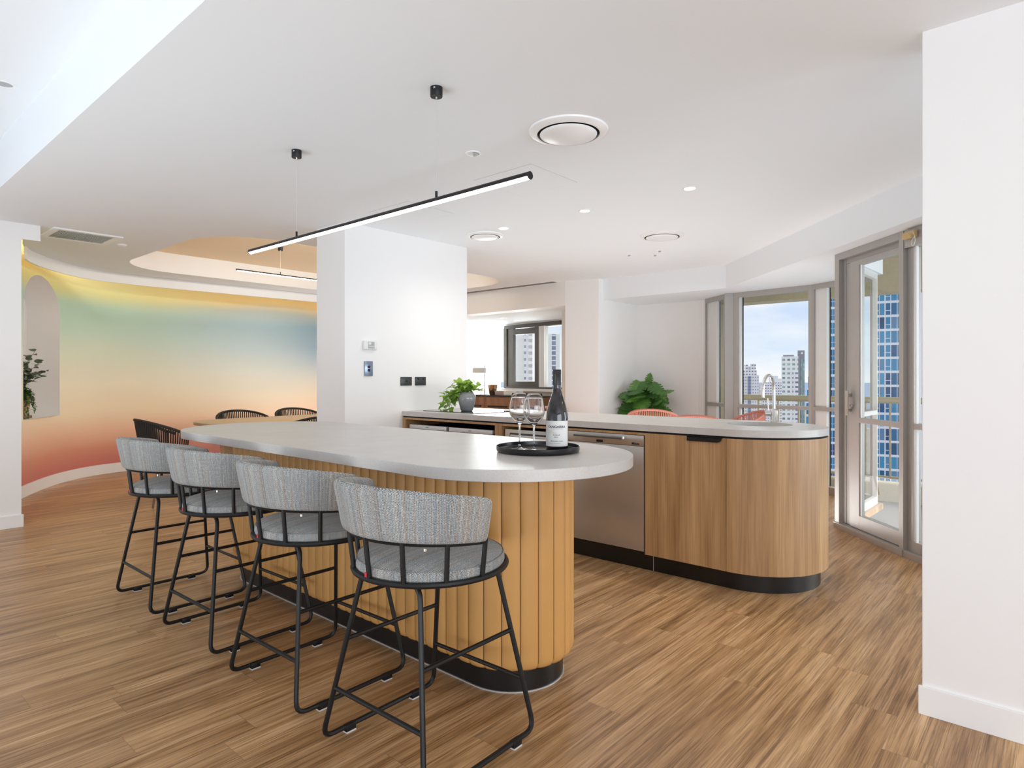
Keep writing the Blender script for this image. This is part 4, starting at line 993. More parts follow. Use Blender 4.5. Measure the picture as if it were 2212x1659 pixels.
for y0, y1, z0, z1, lb, kd in ((3.446, 3.566, 1.124, 1.200, 'dark rectangular wall plate with one button on the pier', 1), (3.606, 3.726, 1.124, 1.200, 'dark double power outlet on the pier above the bench', 2)):
    root = thing('wall_plate' if kd == 1 else 'power_outlet', lb, 'wall plate' if kd == 1 else 'power outlet', (XW, (y0+y1)/2, z0))
    build('plate', G().box(XW, XW+0.010, y0, y1, z0, z1), 'darkplate', root, bevel=0.002)
    if kd == 1: build('button', G().tube([(XW+0.010, (y0+y1)/2, 1.162), (XW+0.015, (y0+y1)/2, 1.162)], 0.007, 16), 'black', root)
    else:
        for yy_ in (y0+0.03, y1-0.03):
            build('rocker', G().tube([(XW+0.010, yy_, 1.181), (XW+0.015, yy_, 1.181)], 0.0075, 16), 'black', root)
            sk = G()
            for dy, dz, ry in ((-0.007, 0.004, 0.5), (0.007, 0.004, -0.5), (0, -0.009, 0)):
                sk.box(XW+0.0095, XW+0.0104, yy_+dy-0.0012, yy_+dy+0.0012, 1.146+dz-0.004, 1.146+dz+0.004)
            build('socket_slots', sk, 'black', root, smooth=0)

# ================================================================== KITCHEN BENCH
YF = 3.468; ZCAB = 0.853
bench = thing('kitchen_bench', 'long pale stone bench top with a round end over timber cabinetry', 'kitchen bench', (-2.7, 3.87, 0))
sink_c = (-1.447, 3.985)
topo = [(-4.303, 3.465)]+arc(-1.433, 3.8725, 0.4075, -90, 90, 36)+[(-4.303, 4.28)]
build('countertop', G().holed(topo, [arc(sink_c[0], sink_c[1], 0.195, 0, 351, 39)], ZT0, ZT1), 'stone', bench, smooth=40)
bi = 0.012
build('shadow_gap', G().prism([(-4.30, 3.465+bi)]+arc(-1.433, 3.8725, 0.4075-bi, -90, 90, 30)+[(-4.30, 4.28-bi)], ZCAB, ZT0-0.001), 'gap', bench, smooth=30) if False else None
# shadow gap ring only (leave the sink bowl free)
build('shadow_gap', G().holed([(-4.30, 3.465+bi)]+arc(-1.433, 3.8725, 0.4075-bi, -90, 90, 30)+[(-4.30, 4.28-bi)], [arc(sink_c[0], sink_c[1], 0.215, 0, 350, 35)], ZCAB, ZT0-0.0005), 'gap', bench, smooth=30)
build('kickboard', G().prism([(-4.30, 3.51)]+arc(-1.433, 3.8735, 0.3635, -90, 90, 30)+[(-4.30, 4.237)], 0, 0.104), 'kick', bench, smooth=30)
build('kick_joint', G().box(-1.921, -1.9185, 3.5085, 3.5105, 0.001, 0.103), 'steelp', bench, smooth=0)
# curved end panel
def strip(x_of, n, r_, a0, a1, z0, z1, th=0.018):
    o_ = arc(-1.433, 3.8725, r_, a0, a1, n); i_ = arc(-1.433, 3.8725, r_-th, a0, a1, n)
    return o_, i_
RE = 3.8725-YF
o_ = [(-1.441, YF)]+arc(-1.433, 3.8725, RE, -90, 90, 40)+[(-1.441, 3.8725+RE)]
i_ = [(-1.441, YF+0.018)]+arc(-1.433, 3.8725, RE-0.018, -90, 90, 40)+[(-1.441, 3.8725+RE-0.018)]
build('end_panel', G().prism(o_+i_[::-1], 0.104, ZCAB), 'oak', bench, smooth=30)
dr = build('door', G().box(-1.957, -1.4435, YF, YF+0.018, 0.104, ZCAB), 'oak', bench, smooth=0, bevel=0.001)
hp = [(-1.672, YF-0.014), (-1.463, YF-0.014), (-1.463, YF+0.003), (-1.672, YF+0.003)]
g = G().box(-1.672, -1.463, YF-0.016, YF+0.004, ZCAB-0.002, ZCAB+0.004)
n_ = 8
pts = [(-1.672, ZCAB+0.001), (-1.463, ZCAB+0.001)]+[(-1.463-0.028*(1-math.cos(math.radians(90*k/n_))), ZCAB-0.004-0.022*math.sin(math.radians(90*k/n_))) for k in range(n_+1)]+[(-1.672, ZCAB-0.026)]
g.add([(x, YF-0.016, z) for x, z in pts]+[(x, YF-0.013, z) for x, z in pts], [tuple(range(len(pts)-1, -1, -1)), tuple(range(len(pts), 2*len(pts)))]+[(i, (i+1) % len(pts), len(pts)+(i+1) % len(pts), len(pts)+i) for i in range(len(pts))])
build('handle', g, 'black', dr, smooth=0, recalc=True)
# frame round the appliance niches
fr_ = G()
fr_.box(-4.300, -4.262, YF, YF+0.55, 0.104, ZCAB); fr_.box(-3.218, -3.150, YF, YF+0.55, 0.104, ZCAB); fr_.box(-2.592, -2.566, YF, YF+0.55, 0.104, ZCAB)
fr_.box(-4.262, -3.218, YF, YF+0.55, ZCAB-0.016, ZCAB); fr_.box(-3.150, -2.592, YF, YF+0.55, ZCAB-0.016, ZCAB); fr_.box(-2.566, -1.957, YF, YF+0.018, ZCAB-0.014, ZCAB)
fr_.box(-4.262, -2.566, YF, YF+0.55, 0.104, 0.122)
build('carcass', fr_, 'oak', bench, smooth=0)
build('rear_panel', G().box(-4.300, -1.4412, 4.25, 4.268, 0.104, ZCAB), 'oak', bench, smooth=0)
build('niche_backing', G().box(-4.262, -2.566, YF+0.50, YF+0.53, 0.122, ZCAB-0.016), 'gap', bench, smooth=0)
# sink bowl
sk = thing('sink', 'round stone-coloured sink set into the bench end', 'sink', (sink_c[0], sink_c[1], 0.72))
build('bowl', G().lathe([(0.1985, ZT0-0.001-0.72), (0.196, 0.11), (0.185, 0.02), (0.16, 0.004), (0.05, 0.0), (0.0, -0.002)], (sink_c[0], sink_c[1], 0.72), 56), 'stone', sk, smooth=60)
build('waste', G().lathe([(0.045, 0.003), (0.04, 0.006), (0.0, 0.005)], (sink_c[0], sink_c[1], 0.72), 24), 'chrome', sk, smooth=40)
# mixer tap
tx, ty = -1.437, 4.225
tp = thing('mixer_tap', 'tall chrome gooseneck mixer tap behind the round sink', 'tap', (tx, ty, ZT1))
build('body', G().lathe([(0, 0), (0.026, 0), (0.027, 0.003), (0.0235, 0.006), (0.0235, 0.075), (0.019, 0.083), (0.013, 0.088), (0, 0.089)], (tx, ty, ZT1), 32), 'chrome', tp, smooth=50)
pth = [(tx, ty, ZT1+0.085), (tx, ty, ZT1+0.20)]+[(tx, ty-0.098+0.098*math.cos(math.radians(a)), ZT1+0.212+0.092*math.sin(math.radians(a))) for a in range(0, 181, 12)]+[(tx, ty-0.196, ZT1+0.165)]
build('spout', G().tube(pth, 0.0105, 14), 'chrome', tp, smooth=60)
lv = build('lever_hub', G().tube([(tx-0.018, ty-0.012, ZT1+0.055), (tx-0.048, ty-0.030, ZT1+0.055)], 0.019, 20), 'chrome', tp, smooth=50)
build('lever', G().tube([(tx-0.030, ty-0.019, ZT1+0.066), (tx-0.034, ty-0.021, ZT1+0.155)], 0.0045, 10), 'chrome', lv, smooth=50)
# cooktop
hb = tag(build('cooktop', G().prism([(-4.19, 3.605), (-3.52, 3.605), (-3.52, 4.06), (-4.19, 4.06)], ZT1+0.0003, ZT1+0.005), 'blackglass', origin=(-3.85, 3.83, ZT1), smooth=0), 'glossy black glass cooktop flush on the bench near the pier', 'cooktop')
# dishwasher
dw = thing('dishwasher', 'brown-grey steel dishwasher front built into the bench', 'dishwasher', (-2.26, YF, 0.104))
build('door_panel', G().box(-2.562, -1.963, YF-0.003, YF+0.02, 0.120, 0.768), 'steel', dw, bevel=0.0015)
ct = build('control_panel', G().box(-2.562, -1.963, YF-0.003, YF+0.02, 0.770, 0.836), 'steel', dw, bevel=0.0015)
build('side_seal', G().box(-1.9625, -1.9575, YF+0.002, YF+0.02, 0.120, 0.838), 'gap', dw, smooth=0)
build('handle', G().tube([(-2.47, YF-0.030, 0.815), (-2.10, YF-0.030, 0.815)], 0.0085, 14), 'greyhandle', ct, smooth=50)
for x in (-2.46, -2.11): build('handle_mount', G().box(x-0.008, x+0.008, YF-0.032, YF-0.002, 0.808, 0.822), 'chrome', ct, smooth=0)
build('display', G().box(-2.31, -2.26, YF-0.0042, YF-0.003, 0.776, 0.792), 'gap', ct, smooth=0)
text_obj('maker_name', 'Miele', 0.021, lambda x, y: (-2.020+x, YF-0.0045, 0.777+y), 'ink', ct, width=0.052, bold=0.0006)
build('appliance_back', G().box(-2.55, -1.97, YF+0.021, YF+0.50, 0.11, 0.84), 'gap', dw, smooth=0)
# twin drawer coolers in the first niche, oven in the second
for i, (x0, x1) in enumerate(((-4.225, -3.765), (-3.735, -3.255))):
    rt = thing('appliance_drawer', ('pale steel topped appliance at the pier end of the bench niche', 'pale steel topped appliance in the bench niche nearer the wine glasses')[i], 'appliance', ((x0+x1)/2, YF+0.03, 0.13), 'steel topped appliances in the bench niche')
    build('top_trim', G().box(x0, x1, YF+0.012, YF+0.04, 0.762, 0.795), 'steelp', rt, bevel=0.002)
    build('front', G().box(x0, x1, YF+0.016, YF+0.04, 0.14, 0.760), 'blackglass', rt, smooth=0)
    build('body', G().box(x0+0.01, x1-0.01, YF+0.04, YF+0.48, 0.14, 0.78), 'gap', rt, smooth=0)
    build('badge', G().box((x0+x1)/2-0.017, (x0+x1)/2+0.017, YF+0.0112, YF+0.012, 0.776, 0.782), 'inkgrey', rt, smooth=0)
ov = thing('oven', 'steel framed black glass oven behind the wine bottle', 'oven', (-2.87, YF+0.03, 0.3))
build('front_frame', G().box(-3.125, -2.600, YF+0.010, YF+0.035, 0.20, 0.815), 'steel', ov, bevel=0.002)
build('glass_door', G().box(-3.075, -2.610, YF+0.007, YF+0.010, 0.22, 0.790), 'blackglass', ov, smooth=0)
build('handle', G().box(-3.06, -2.62, YF-0.006, YF+0.007, 0.760, 0.778), 'steelp', ov, bevel=0.002)
build('body', G().box(-3.11, -2.61, YF+0.035, YF+0.48, 0.20, 0.80), 'gap', ov, smooth=0)

# ================================================================== PLANTS
def leaf(g, base, dirv, up, L, W, curl=0.25, notch=0, n=7, heart=0.0):
    """flat-ish pointed leaf with a folded midrib"""
    d_ = Vector(dirv).normalized(); upv = Vector(up); s_ = d_.cross(upv)
    if s_.length < 1e-3: s_ = Vector((1, 0, 0))
    s_.normalize(); nrm = s_.cross(d_).normalized(); B = Vector(base)
    mid = []; lf_ = []; rt_ = []
    for i in range(n+1):
        t = i/n
        wv_ = W*0.5*(math.sin(PI*min(1, t**(0.62)))**0.9 if t > 0 else 0.0)
        if notch and i % 2 == 1 and 1 < i < n: wv_ *= 0.5
        p = B+d_*(L*t)-nrm*(curl*L*t*t)
        back = -d_*heart*W*(0.5 if 0 < i < 3 else 0)
        mid.append(p); lf_.append(p+s_*wv_+nrm*wv_*0.25+back); rt_.append(p-s_*wv_+nrm*wv_*0.25+back)
    v = lf_+mid+rt_; m_ = n+1
    f = [(i, i+1, m_+i+1, m_+i) for i in range(n)]+[(m_+i, m_+i+1, 2*m_+i+1, 2*m_+i) for i in range(n)]
    g.add([tuple(p) for p in v], f)
rnd = random.Random(11)
# bench plant
px_, py_ = -3.832, 3.780
pl = thing('potted_plant', 'bright green trailing plant in a round grey glazed pot on the cooktop', 'plant', (px_, py_, ZT1+0.0055))
c = (px_, py_, ZT1+0.0055)
build('pot', G().lathe([(0, 0), (0.046, 0.0), (0.052, 0.006), (0.064, 0.05), (0.074, 0.085), (0.0765, 0.110), (0.072, 0.132), (0.061, 0.148), (0.055, 0.152), (0.056, 0.157), (0.060, 0.160), (0.056, 0.161), (0.051, 0.156), (0.050, 0.14), (0, 0.135)], c, 48), 'ceramic', pl, smooth=60)
build('soil', G().lathe([(0.05, 0.141), (0.0, 0.146)], c, 24), 'soil', pl, smooth=0)
rgt = Vector((0.751, 0.660, 0)); fwd = Vector((-0.660, 0.751, 0))
g = G(); gs = G()
top = Vector((px_, py_, ZT1+0.145))
def sprig(p0, p1, p2, nl, L, W, gg, gst, r0=0.0014, sp=0.9, **k):
    P = [p0*(1-t)**2+p1*2*t*(1-t)+p2*t*t for t in [i/10 for i in range(11)]]
    gst.tube([tuple(p) for p in P], r0, 5)
    for i in range(nl):
        t = 0.25+0.75*i/max(1, nl-1); q = t*10; a = int(min(9, q)); p = P[a]+(P[min(10, a+1)]-P[a])*(q-a)
        tg = (P[min(10, a+1)]-P[max(0, a-1)]).normalized()
        side = Vector((rnd.uniform(-1, 1), rnd.uniform(-1, 1), rnd.uniform(-0.5, 0.9)))
        dd = (tg*0.5+side*sp).normalized()
        leaf(gg, tuple(p), dd, (rnd.uniform(-.4, .4), rnd.uniform(-.4, .4), 1), L*rnd.uniform(0.7, 1.15), W*rnd.uniform(0.75, 1.15), curl=rnd.uniform(0.05, 0.4), **k)
for i in range(34):   # dome
    a = rnd.uniform(0, 2*PI); rr = rnd.uniform(0.02, 0.115); h_ = rnd.uniform(0.03, 0.095)
    e = rgt*math.cos(a)*rr*1.15+fwd*math.sin(a)*rr*0.8
    sprig(top, top+e*0.4+Vector((0, 0, h_*1.3)), top+e+Vector((0, 0, h_)), 4, 0.056, 0.050, g, gs)
for dx, dz in ((0.155, 0.075), (0.135, 0.04), (-0.17, 0.055), (-0.11, 0.095)):
    sprig(top, top+rgt*dx*0.5+Vector((0, 0, abs(dz)*1.4)), top+rgt*dx+Vector((0, 0, dz)), 5, 0.042, 0.022, g, gs)
for i in range(15):   # trailing to the left
    dx = -rnd.uniform(0.12, 0.235); fy = rnd.uniform(-0.03, 0.05); dz = -rnd.uniform(0.02, 0.135)
    sprig(top, top+rgt*dx*0.75+fwd*fy+Vector((0, 0, 0.055)), top+rgt*dx+fwd*fy+Vector((0, 0, dz)), 7, 0.060, 0.050, g, gs, sp=0.8)
build('foliage', g, 'leafbright', pl, smooth=60); build('stems', gs, 'stem', pl)
# monstera in the alcove
mx_, my_ = -4.10, 7.26
mo = thing('monstera_plant', 'large split-leaf plant standing in the white alcove', 'plant', (mx_, my_, 0))
build('pot', G().lathe([(0, 0), (0.13, 0), (0.15, 0.02), (0.18, 0.34), (0.185, 0.36), (0.17, 0.36), (0.165, 0.32), (0, 0.32)], (mx_, my_, 0), 40), 'ceramic', mo, smooth=50)
g = G(); gs = G()
def mleaf(base, tip_dir, up, L):
    """broad heart leaf with deep side cuts"""
    d_ = Vector(tip_dir).normalized(); s_ = d_.cross(Vector(up)).normalized(); nr = s_.cross(d_)
    B = Vector(base); n_ = 26
    for sg in (-1, 1):
        ed = []; md = []
        for i in range(n_+1):
            t = i/n_; wv_ = 0.52*L*(math.sin(PI*min(1, (t*0.94+0.06)**0.7)))**0.75
            fin = 1.0-0.62*max(0, math.sin(t*6*2*PI))**4 if 0.12 < t < 0.93 else 1.0
            lag = -0.16*L*(1-t)**2
            p = B+d_*(L*t)-nr*(0.22*L*t*t)
            md.append(p); ed.append(p+s_*sg*wv_*fin+d_*(lag+0.10*L*t)-nr*(0.12*wv_*fin))
        g.add([tuple(p) for p in md+ed], [(i, i+1, n_+2+i, n_+1+i) for i in range(n_)])
cam2 = Vector((4.02, -7.16, 0)).normalized()
specs = []
for i in range(58):
    u_ = rnd.uniform(-0.27, 0.27); z_ = rnd.uniform(0.62, 1.08) if abs(u_) < 0.2 else rnd.uniform(0.6, 0.98); dp = rnd.uniform(-0.15, 0.2)
    specs.append((u_, z_, dp))
specs += [(0.07, 1.17, 0.0), (0.26, 1.00, -0.05), (-0.26, 0.98, 0.0), (-0.10, 1.09, 0.08), (0.17, 1.07, 0.03), (0.0, 1.10, 0.0)]
for u_, z_, dp in specs:
    p = Vector((mx_, my_, 0))+rgt*u_*0.82+cam2*dp*0.8+Vector((0, 0, z_))
    out_ = (rgt*u_*2.2+cam2*(0.35+dp)+Vector((0, 0, rnd.uniform(-0.45, 0.25) if z_ < 1.12 else 0.9))).normalized()
    L = rnd.uniform(0.15, 0.23) if z_ < 1.12 else 0.11
    st_ = p-out_*L*0.35
    root_ = Vector((mx_+rnd.uniform(-.04, .04), my_+rnd.uniform(-.04, .04), 0.32))
    gs.tube([tuple(root_), tuple(root_.lerp(st_, 0.5)+Vector((0, 0, 0.08))), tuple(st_)], [0.006, 0.005, 0.003], 6)
    mleaf(tuple(st_), out_, (cam2*0.7+Vector((rnd.uniform(-.3, .3), rnd.uniform(-.3, .3), 1))), L)
build('foliage', g, 'leafmon', mo, smooth=60); build('stems', gs, 'stem', mo)
# niche plant
npt, nn_ = at_s(NS0+0.27); nq = Vector((npt.x+nn_.x*sg_*0.15, npt.y+nn_.y*sg_*0.15, NZ0))
tn = Vector(at_s(NC+0.1)[0]-at_s(NC-0.1)[0]).normalized(); tn = Vector((tn.x, tn.y, 0))
bs = tag(build('timber_block', G().obox((nq.x-tn.x*0.12, nq.y-tn.y*0.12), (nq.x+tn.x*0.12, nq.y+tn.y*0.12), 0, 0.25, -0.09, 0.09, NZ0+0.0005, NZ0+0.028), 'walnut', origin=(nq.x, nq.y, NZ0), bevel=0.002), 'small dark timber block under the basket in the arched niche', 'timber block')
np_ = thing('basket_plant', 'straw basket of trailing fern and dark round-leaved stems in the arched niche', 'plant', (nq.x, nq.y, NZ0+0.029))
c = (nq.x, nq.y, NZ0+0.029)
build('basket', G().lathe([(0, 0), (0.075, 0), (0.095, 0.03), (0.112, 0.10), (0.115, 0.16), (0.10, 0.22), (0.09, 0.23), (0.085, 0.2), (0, 0.19)], c, 36), 'wicker', np_, smooth=60)
g = G(); gs = G(); T0 = Vector(c)+Vector((0, 0, 0.24)); tcam = Vector((-T0.x, -T0.y, 0)).normalized(); rr_ = Vector((-tcam.y, tcam.x, 0))
roomd = Vector((-nn_.x*sg_, -nn_.y*sg_, 0))
for i in range(30):
    dx = rr_*rnd.uniform(-0.05, 0.17)+tcam*rnd.uniform(0.09, 0.15)
    dz = -rnd.uniform(0.02, 0.27)
    sprig(T0, T0+dx*0.9+Vector((0, 0, 0.06)), T0+dx*1.05+Vector((0, 0, dz)), 26, 0.030, 0.017, g, gs, r0=0.001, sp=1.0)
for i in range(34):
    dx = rr_*rnd.uniform(-0.08, 0.14)+tcam*rnd.uniform(0.0, 0.14)
    sprig(T0, T0+dx*0.5+Vector((0, 0, 0.06)), T0+dx+Vector((0, 0, rnd.uniform(-0.08, 0.10))), 18, 0.032, 0.020, g, gs, r0=0.001, sp=1.2)
build('fern', g, 'leaffern', np_, smooth=60)
g = G()
for i, (dx, dz) in enumerate(((0.20, 0.26), (0.235, 0.18), (0.15, 0.34), (0.10, 0.24), (0.05, 0.38), (-0.02, 0.42), (-0.08, 0.36), (0.16, 0.15), (0.0, 0.30), (0.08, 0.16), (0.20, 0.13), (0.03, 0.22), (-0.05, 0.26))):
    e = rr_*(dx*1.0)+tcam*rnd.uniform(-0.02, 0.08)
    sprig(T0, T0+e*0.3+Vector((0, 0, dz*0.7)), T0+e+Vector((0, 0, dz*1.25)), 10, 0.066, 0.066, g, gs, r0=0.0016, sp=0.9)
build('eucalyptus_leaves', g, 'leafdark', np_, smooth=60); build('stems', gs, 'stem', np_)

# ================================================================== DINING
dt = thing('dining_table', 'light oak dining table with rounded corners behind the bar', 'dining table', (-6.47, 3.75, 0))
build('tabletop', G().prism(rrect(-6.93, -6.02, 2.66, 5.1, 0.40, 10), 0.712, 0.742), 'oaklight', dt, bevel=0.006)
for x, y in ((-6.72, 3.05), (-6.22, 3.05), (-6.72, 4.55), (-6.22, 4.55)):
    build('leg', G().add([(x-0.06, y-0.06, 0.712), (x+0.06, y-0.06, 0.712), (x+0.06, y+0.06, 0.712), (x-0.06, y+0.06, 0.712), (x-0.035, y-0.035, 0), (x+0.035, y-0.035, 0), (x+0.035, y+0.035, 0), (x-0.035, y+0.035, 0)], [(0, 1, 2, 3), (7, 6, 5, 4), (0, 4, 5, 1), (1, 5, 6, 2), (2, 6, 7, 3), (3, 7, 4, 0)]), 'oaklight', dt, bevel=0.004)

def cord_chair(name, label, cat, cord, frame, legm, grp, htop=0.80, harm=0.655, R=0.285, round_top=False):
    root = thing(name, label, cat, (0, 0, 0), grp)
    def rail(ph):
        q = abs(ph)/100.0
        z = harm+(htop-harm)*(max(0, math.cos(math.radians(ph*0.9)))**(0.9 if not round_top else 1.0))
        Rr = R*(1.0+0.06*math.cos(math.radians(ph)))
        return Vector((Rr*math.sin(math.radians(ph)), -Rr*math.cos(math.radians(ph))*0.92, z))
    def low(ph):
        return Vector((0.215*math.sin(math.radians(ph)), -0.205*math.cos(math.radians(ph)), 0.42))
    N_ = 52
    P = [rail(-104+208*i/N_) for i in range(N_+1)]
    P2 = [Vector((P[0].x*0.93, P[0].y+0.06, harm-0.03))]+P+[Vector((P[-1].x*0.93, P[-1].y+0.06, harm-0.03))]
    build('top_rail', G().tube([tuple(p) for p in P2], 0.0135, 8), frame, root, smooth=60)
    g = G()
    for i in range(N_+1):
        ph = -102+204*i/N_
        a = rail(ph); b_ = low(ph); m_ = a.lerp(b_, 0.5)+Vector((math.sin(math.radians(ph))*0.02, -math.cos(math.radians(ph))*0.02, 0))
        g.tube([tuple(a), tuple(m_), tuple(b_)], 0.0066, 5)
    build('cord_back', g, cord, root, smooth=60)
    build('seat_ring', G().tube([(0.222*math.sin(t), -0.212*math.cos(t), 0.42) for t in [2*PI*i/32 for i in range(32)]], 0.011, 8, closed=True), frame, root, smooth=60)
    build('seat', G().lathe([(0, 0.425), (0.20, 0.425), (0.212, 0.435), (0.21, 0.455), (0.19, 0.465), (0, 0.470)], (0, 0, 0), 36), cord, root, smooth=50)
    for sx in (-1, 1):
        for sy in (-1, 1):
            build('leg', G().tube([(sx*0.15, sy*0.15, 0.42), (sx*0.225, sy*0.225, 0.0)], [0.013, 0.008], 10), legm, root, smooth=60)
    return root
bc = cord_chair('dining_chair', 'black cord tub chair at the head of the oak table, behind the last stool', 'dining chair', 'cordblack', 'cordblack', 'legbrown', 'black cord chairs round the oak table', R=0.31)
bc.location = (-6.47, 2.40, 0); bc.rotation_euler = (0, 0, math.radians(-3))
for x, y, a, lb in ((-7.10, 3.45, -90, 'black cord tub chair on the mural side of the oak table, nearer the left'), (-7.10, 4.16, -90, 'black cord tub chair on the mural side of the oak table, nearer the pier'), (-5.90, 3.55, 90, 'black cord tub chair on the bar side of the oak table, mostly hidden')):
    dup(bc, (x, y, 0), (0, 0, math.radians(a)), lb)
cc = cord_chair('terrace_chair', 'x', 'chair', 'cordcoral', 'coralframe', 'coralframe', 'coral cord chairs by the balcony windows', htop=0.83, harm=0.66, R=0.30)
for i, (x, y, a, lb) in enumerate(((-3.62, 6.63, 20, 'coral cord chair in front of the split-leaf plant'), (-2.66, 5.90, 5, 'coral cord chair of which only the top edge shows over the bench'), (-2.67, 6.69, 128, 'coral cord chair beside the wide window, left of the tap'), (-4.55, 6.25, -60, 'coral cord chair whose arm tip shows behind the wine bottle'))):
    o = cc if i == 0 else dup(cc)
    o.location = (x, y, 0); o.rotation_euler = (0, 0, math.radians(a)); o['label'] = lb

# ================================================================== FAR LIVING BAY
sb = thing('sideboard', 'brown timber sideboard with a black top under the far living window', 'sideboard', (-6.5, 7.68, 0))
X0, X1, Y0, Y1 = -8.3, -5.98, 7.45, 7.93
build('top', G().box(X0, X1, Y0-0.01, Y1, 0.885, 0.905), 'black', sb, bevel=0.002)
build('body', G().box(X0+0.02, X1-0.02, Y0+0.02, Y1, 0.05, 0.885), 'oakdark', sb, smooth=0)
for i in range(4):
    a = X0+0.02+(X1-X0-0.04)*i/4; b_ = X0+0.02+(X1-X0-0.04)*(i+1)/4
    for z0, z1 in ((0.735, 0.865), (0.40, 0.73), (0.06, 0.395)):
        d2 = build('drawer', G().box(a+0.002, b_-0.002, Y0, Y0+0.02, z0, z1), 'oakdark', sb, smooth=0, bevel=0.001)
        if z0 > 0.39 and z0 < 0.5: build('handle', G().box((a+b_)/2-0.2, (a+b_)/2+0.2, Y0-0.02, Y0, z1-0.018, z1+0.004), 'black', d2, smooth=0)
lp = thing('table_lamp', 'slim table lamp with a white drum shade on the sideboard', 'lamp', (-7.31, 7.62, 0.9052))
build('base', G().lathe([(0, 0), (0.085, 0), (0.085, 0.008), (0, 0.010)], (-7.31, 7.62, 0.9052), 36), 'black', lp)
build('pole', G().tube([(-7.31, 7.62, 0.912), (-7.31, 7.62, 1.40)], 0.006, 10), 'black', lp)
lc = Vector((-7.31, 7.62, 0))-rgt*0.085
build('lamp_shade', G().lathe([(0.115, 1.265), (0.115, 1.350), (0.113, 1.350), (0.113, 1.265)], (lc.x, lc.y, 0), 48), 'shade', lp, smooth=40)
build('shade_lid', G().lathe([(0, 1.349), (0.114, 1.349)], (lc.x, lc.y, 0), 48), 'shade', lp, smooth=0)
vx, vy = -7.10, 7.60
vs_ = tag(build('metal_vase', G().lathe([(0, 0), (0.052, 0), (0.055, 0.004), (0.078, 0.16), (0.080, 0.165), (0.076, 0.165), (0.052, 0.01), (0, 0.008)], (vx, vy, 0.9052), 44), 'copper', origin=(vx, vy, 0.9052), smooth=50), 'small flared copper-coloured metal vase on the sideboard', 'vase')
bk = thing('book', 'low white-spined box book lying on the sideboard', 'book', (-6.80, 7.66, 0.9055))
build('cover', G().obox((-6.99, 7.62), (-6.60, 7.66), 0, 0.42, -0.10, 0.11, 0.9055, 0.972), plain('blush_cover', (0.42, 0.32, 0.29), 0.6), bk, bevel=0.002)
build('pages', G().obox((-6.99, 7.62), (-6.60, 7.66), 0.18, 0.422, -0.102, 0.10, 0.909, 0.969), 'paper', bk, smooth=0)
# curtain
CA = Vector((-8.75, 8.30)); CB = A1+Vector((0.06, -0.18)); n_ = 260; L_ = (CB-CA).length; uu = (CB-CA).normalized(); nn2 = Vector((-uu.y, uu.x))
row0 = []; row1 = []
for i in range(n_+1):
    s = L_*i/n_; o_ = 0.022*math.sin(s*2*PI/0.075)+0.008*math.sin(s*2*PI/0.31+1)
    p = CA+uu*s+nn2*o_; row0.append((p.x, p.y, 0.96 if False else 0.05)); row1.append((p.x, p.y, 2.118))
cu = tag(build('sheer_curtain', G().grid([row0, row1]), 'sheer', origin=(-7.9, 8.25, 0.05), smooth=80), 'sheer white pleated curtain at the far living window', 'curtain')

# door head oddments: timber block and cable
def dl(s, o_, z): 
    u_ = (V5-V4).normalized(); nr_ = Vector((-u_.y, u_.x)); q = V4+u_*s+nr_*o_; return (q.x, q.y, z)
tb = tag(build('timber_packer', G().obox(V4, V5, 0.865, 0.985, -0.075, -0.0505, 2.105, 2.150), 'timber', origin=dl(0.92, -0.06, 2.105), bevel=0.002), 'small raw timber block fixed on the door head at the right', 'timber block')
cb_ = thing('cable_loop', 'thin white cable loop hanging from the timber block', 'cable', dl(0.98, -0.08, 2.1))
lp_ = [Vector(dl(0.975, -0.078, 2.140)), Vector(dl(1.00, -0.09, 2.128)), Vector(dl(1.02, -0.095, 2.10)), Vector(dl(1.026, -0.095, 2.065)), Vector(dl(1.008, -0.095, 2.040)), Vector(dl(0.985, -0.09, 2.052)), Vector(dl(0.985, -0.085, 2.085)), Vector(dl(1.005, -0.08, 2.10))]
build('cable', G().tube([tuple(p) for p in catmull([tuple(p) for p in lp_], 5)], 0.0022, 6), 'cable', cb_)
build('clip', G().tube([dl(0.955, -0.088, 2.118), dl(0.985, -0.088, 2.105)], 0.010, 10), 'timber', cb_)
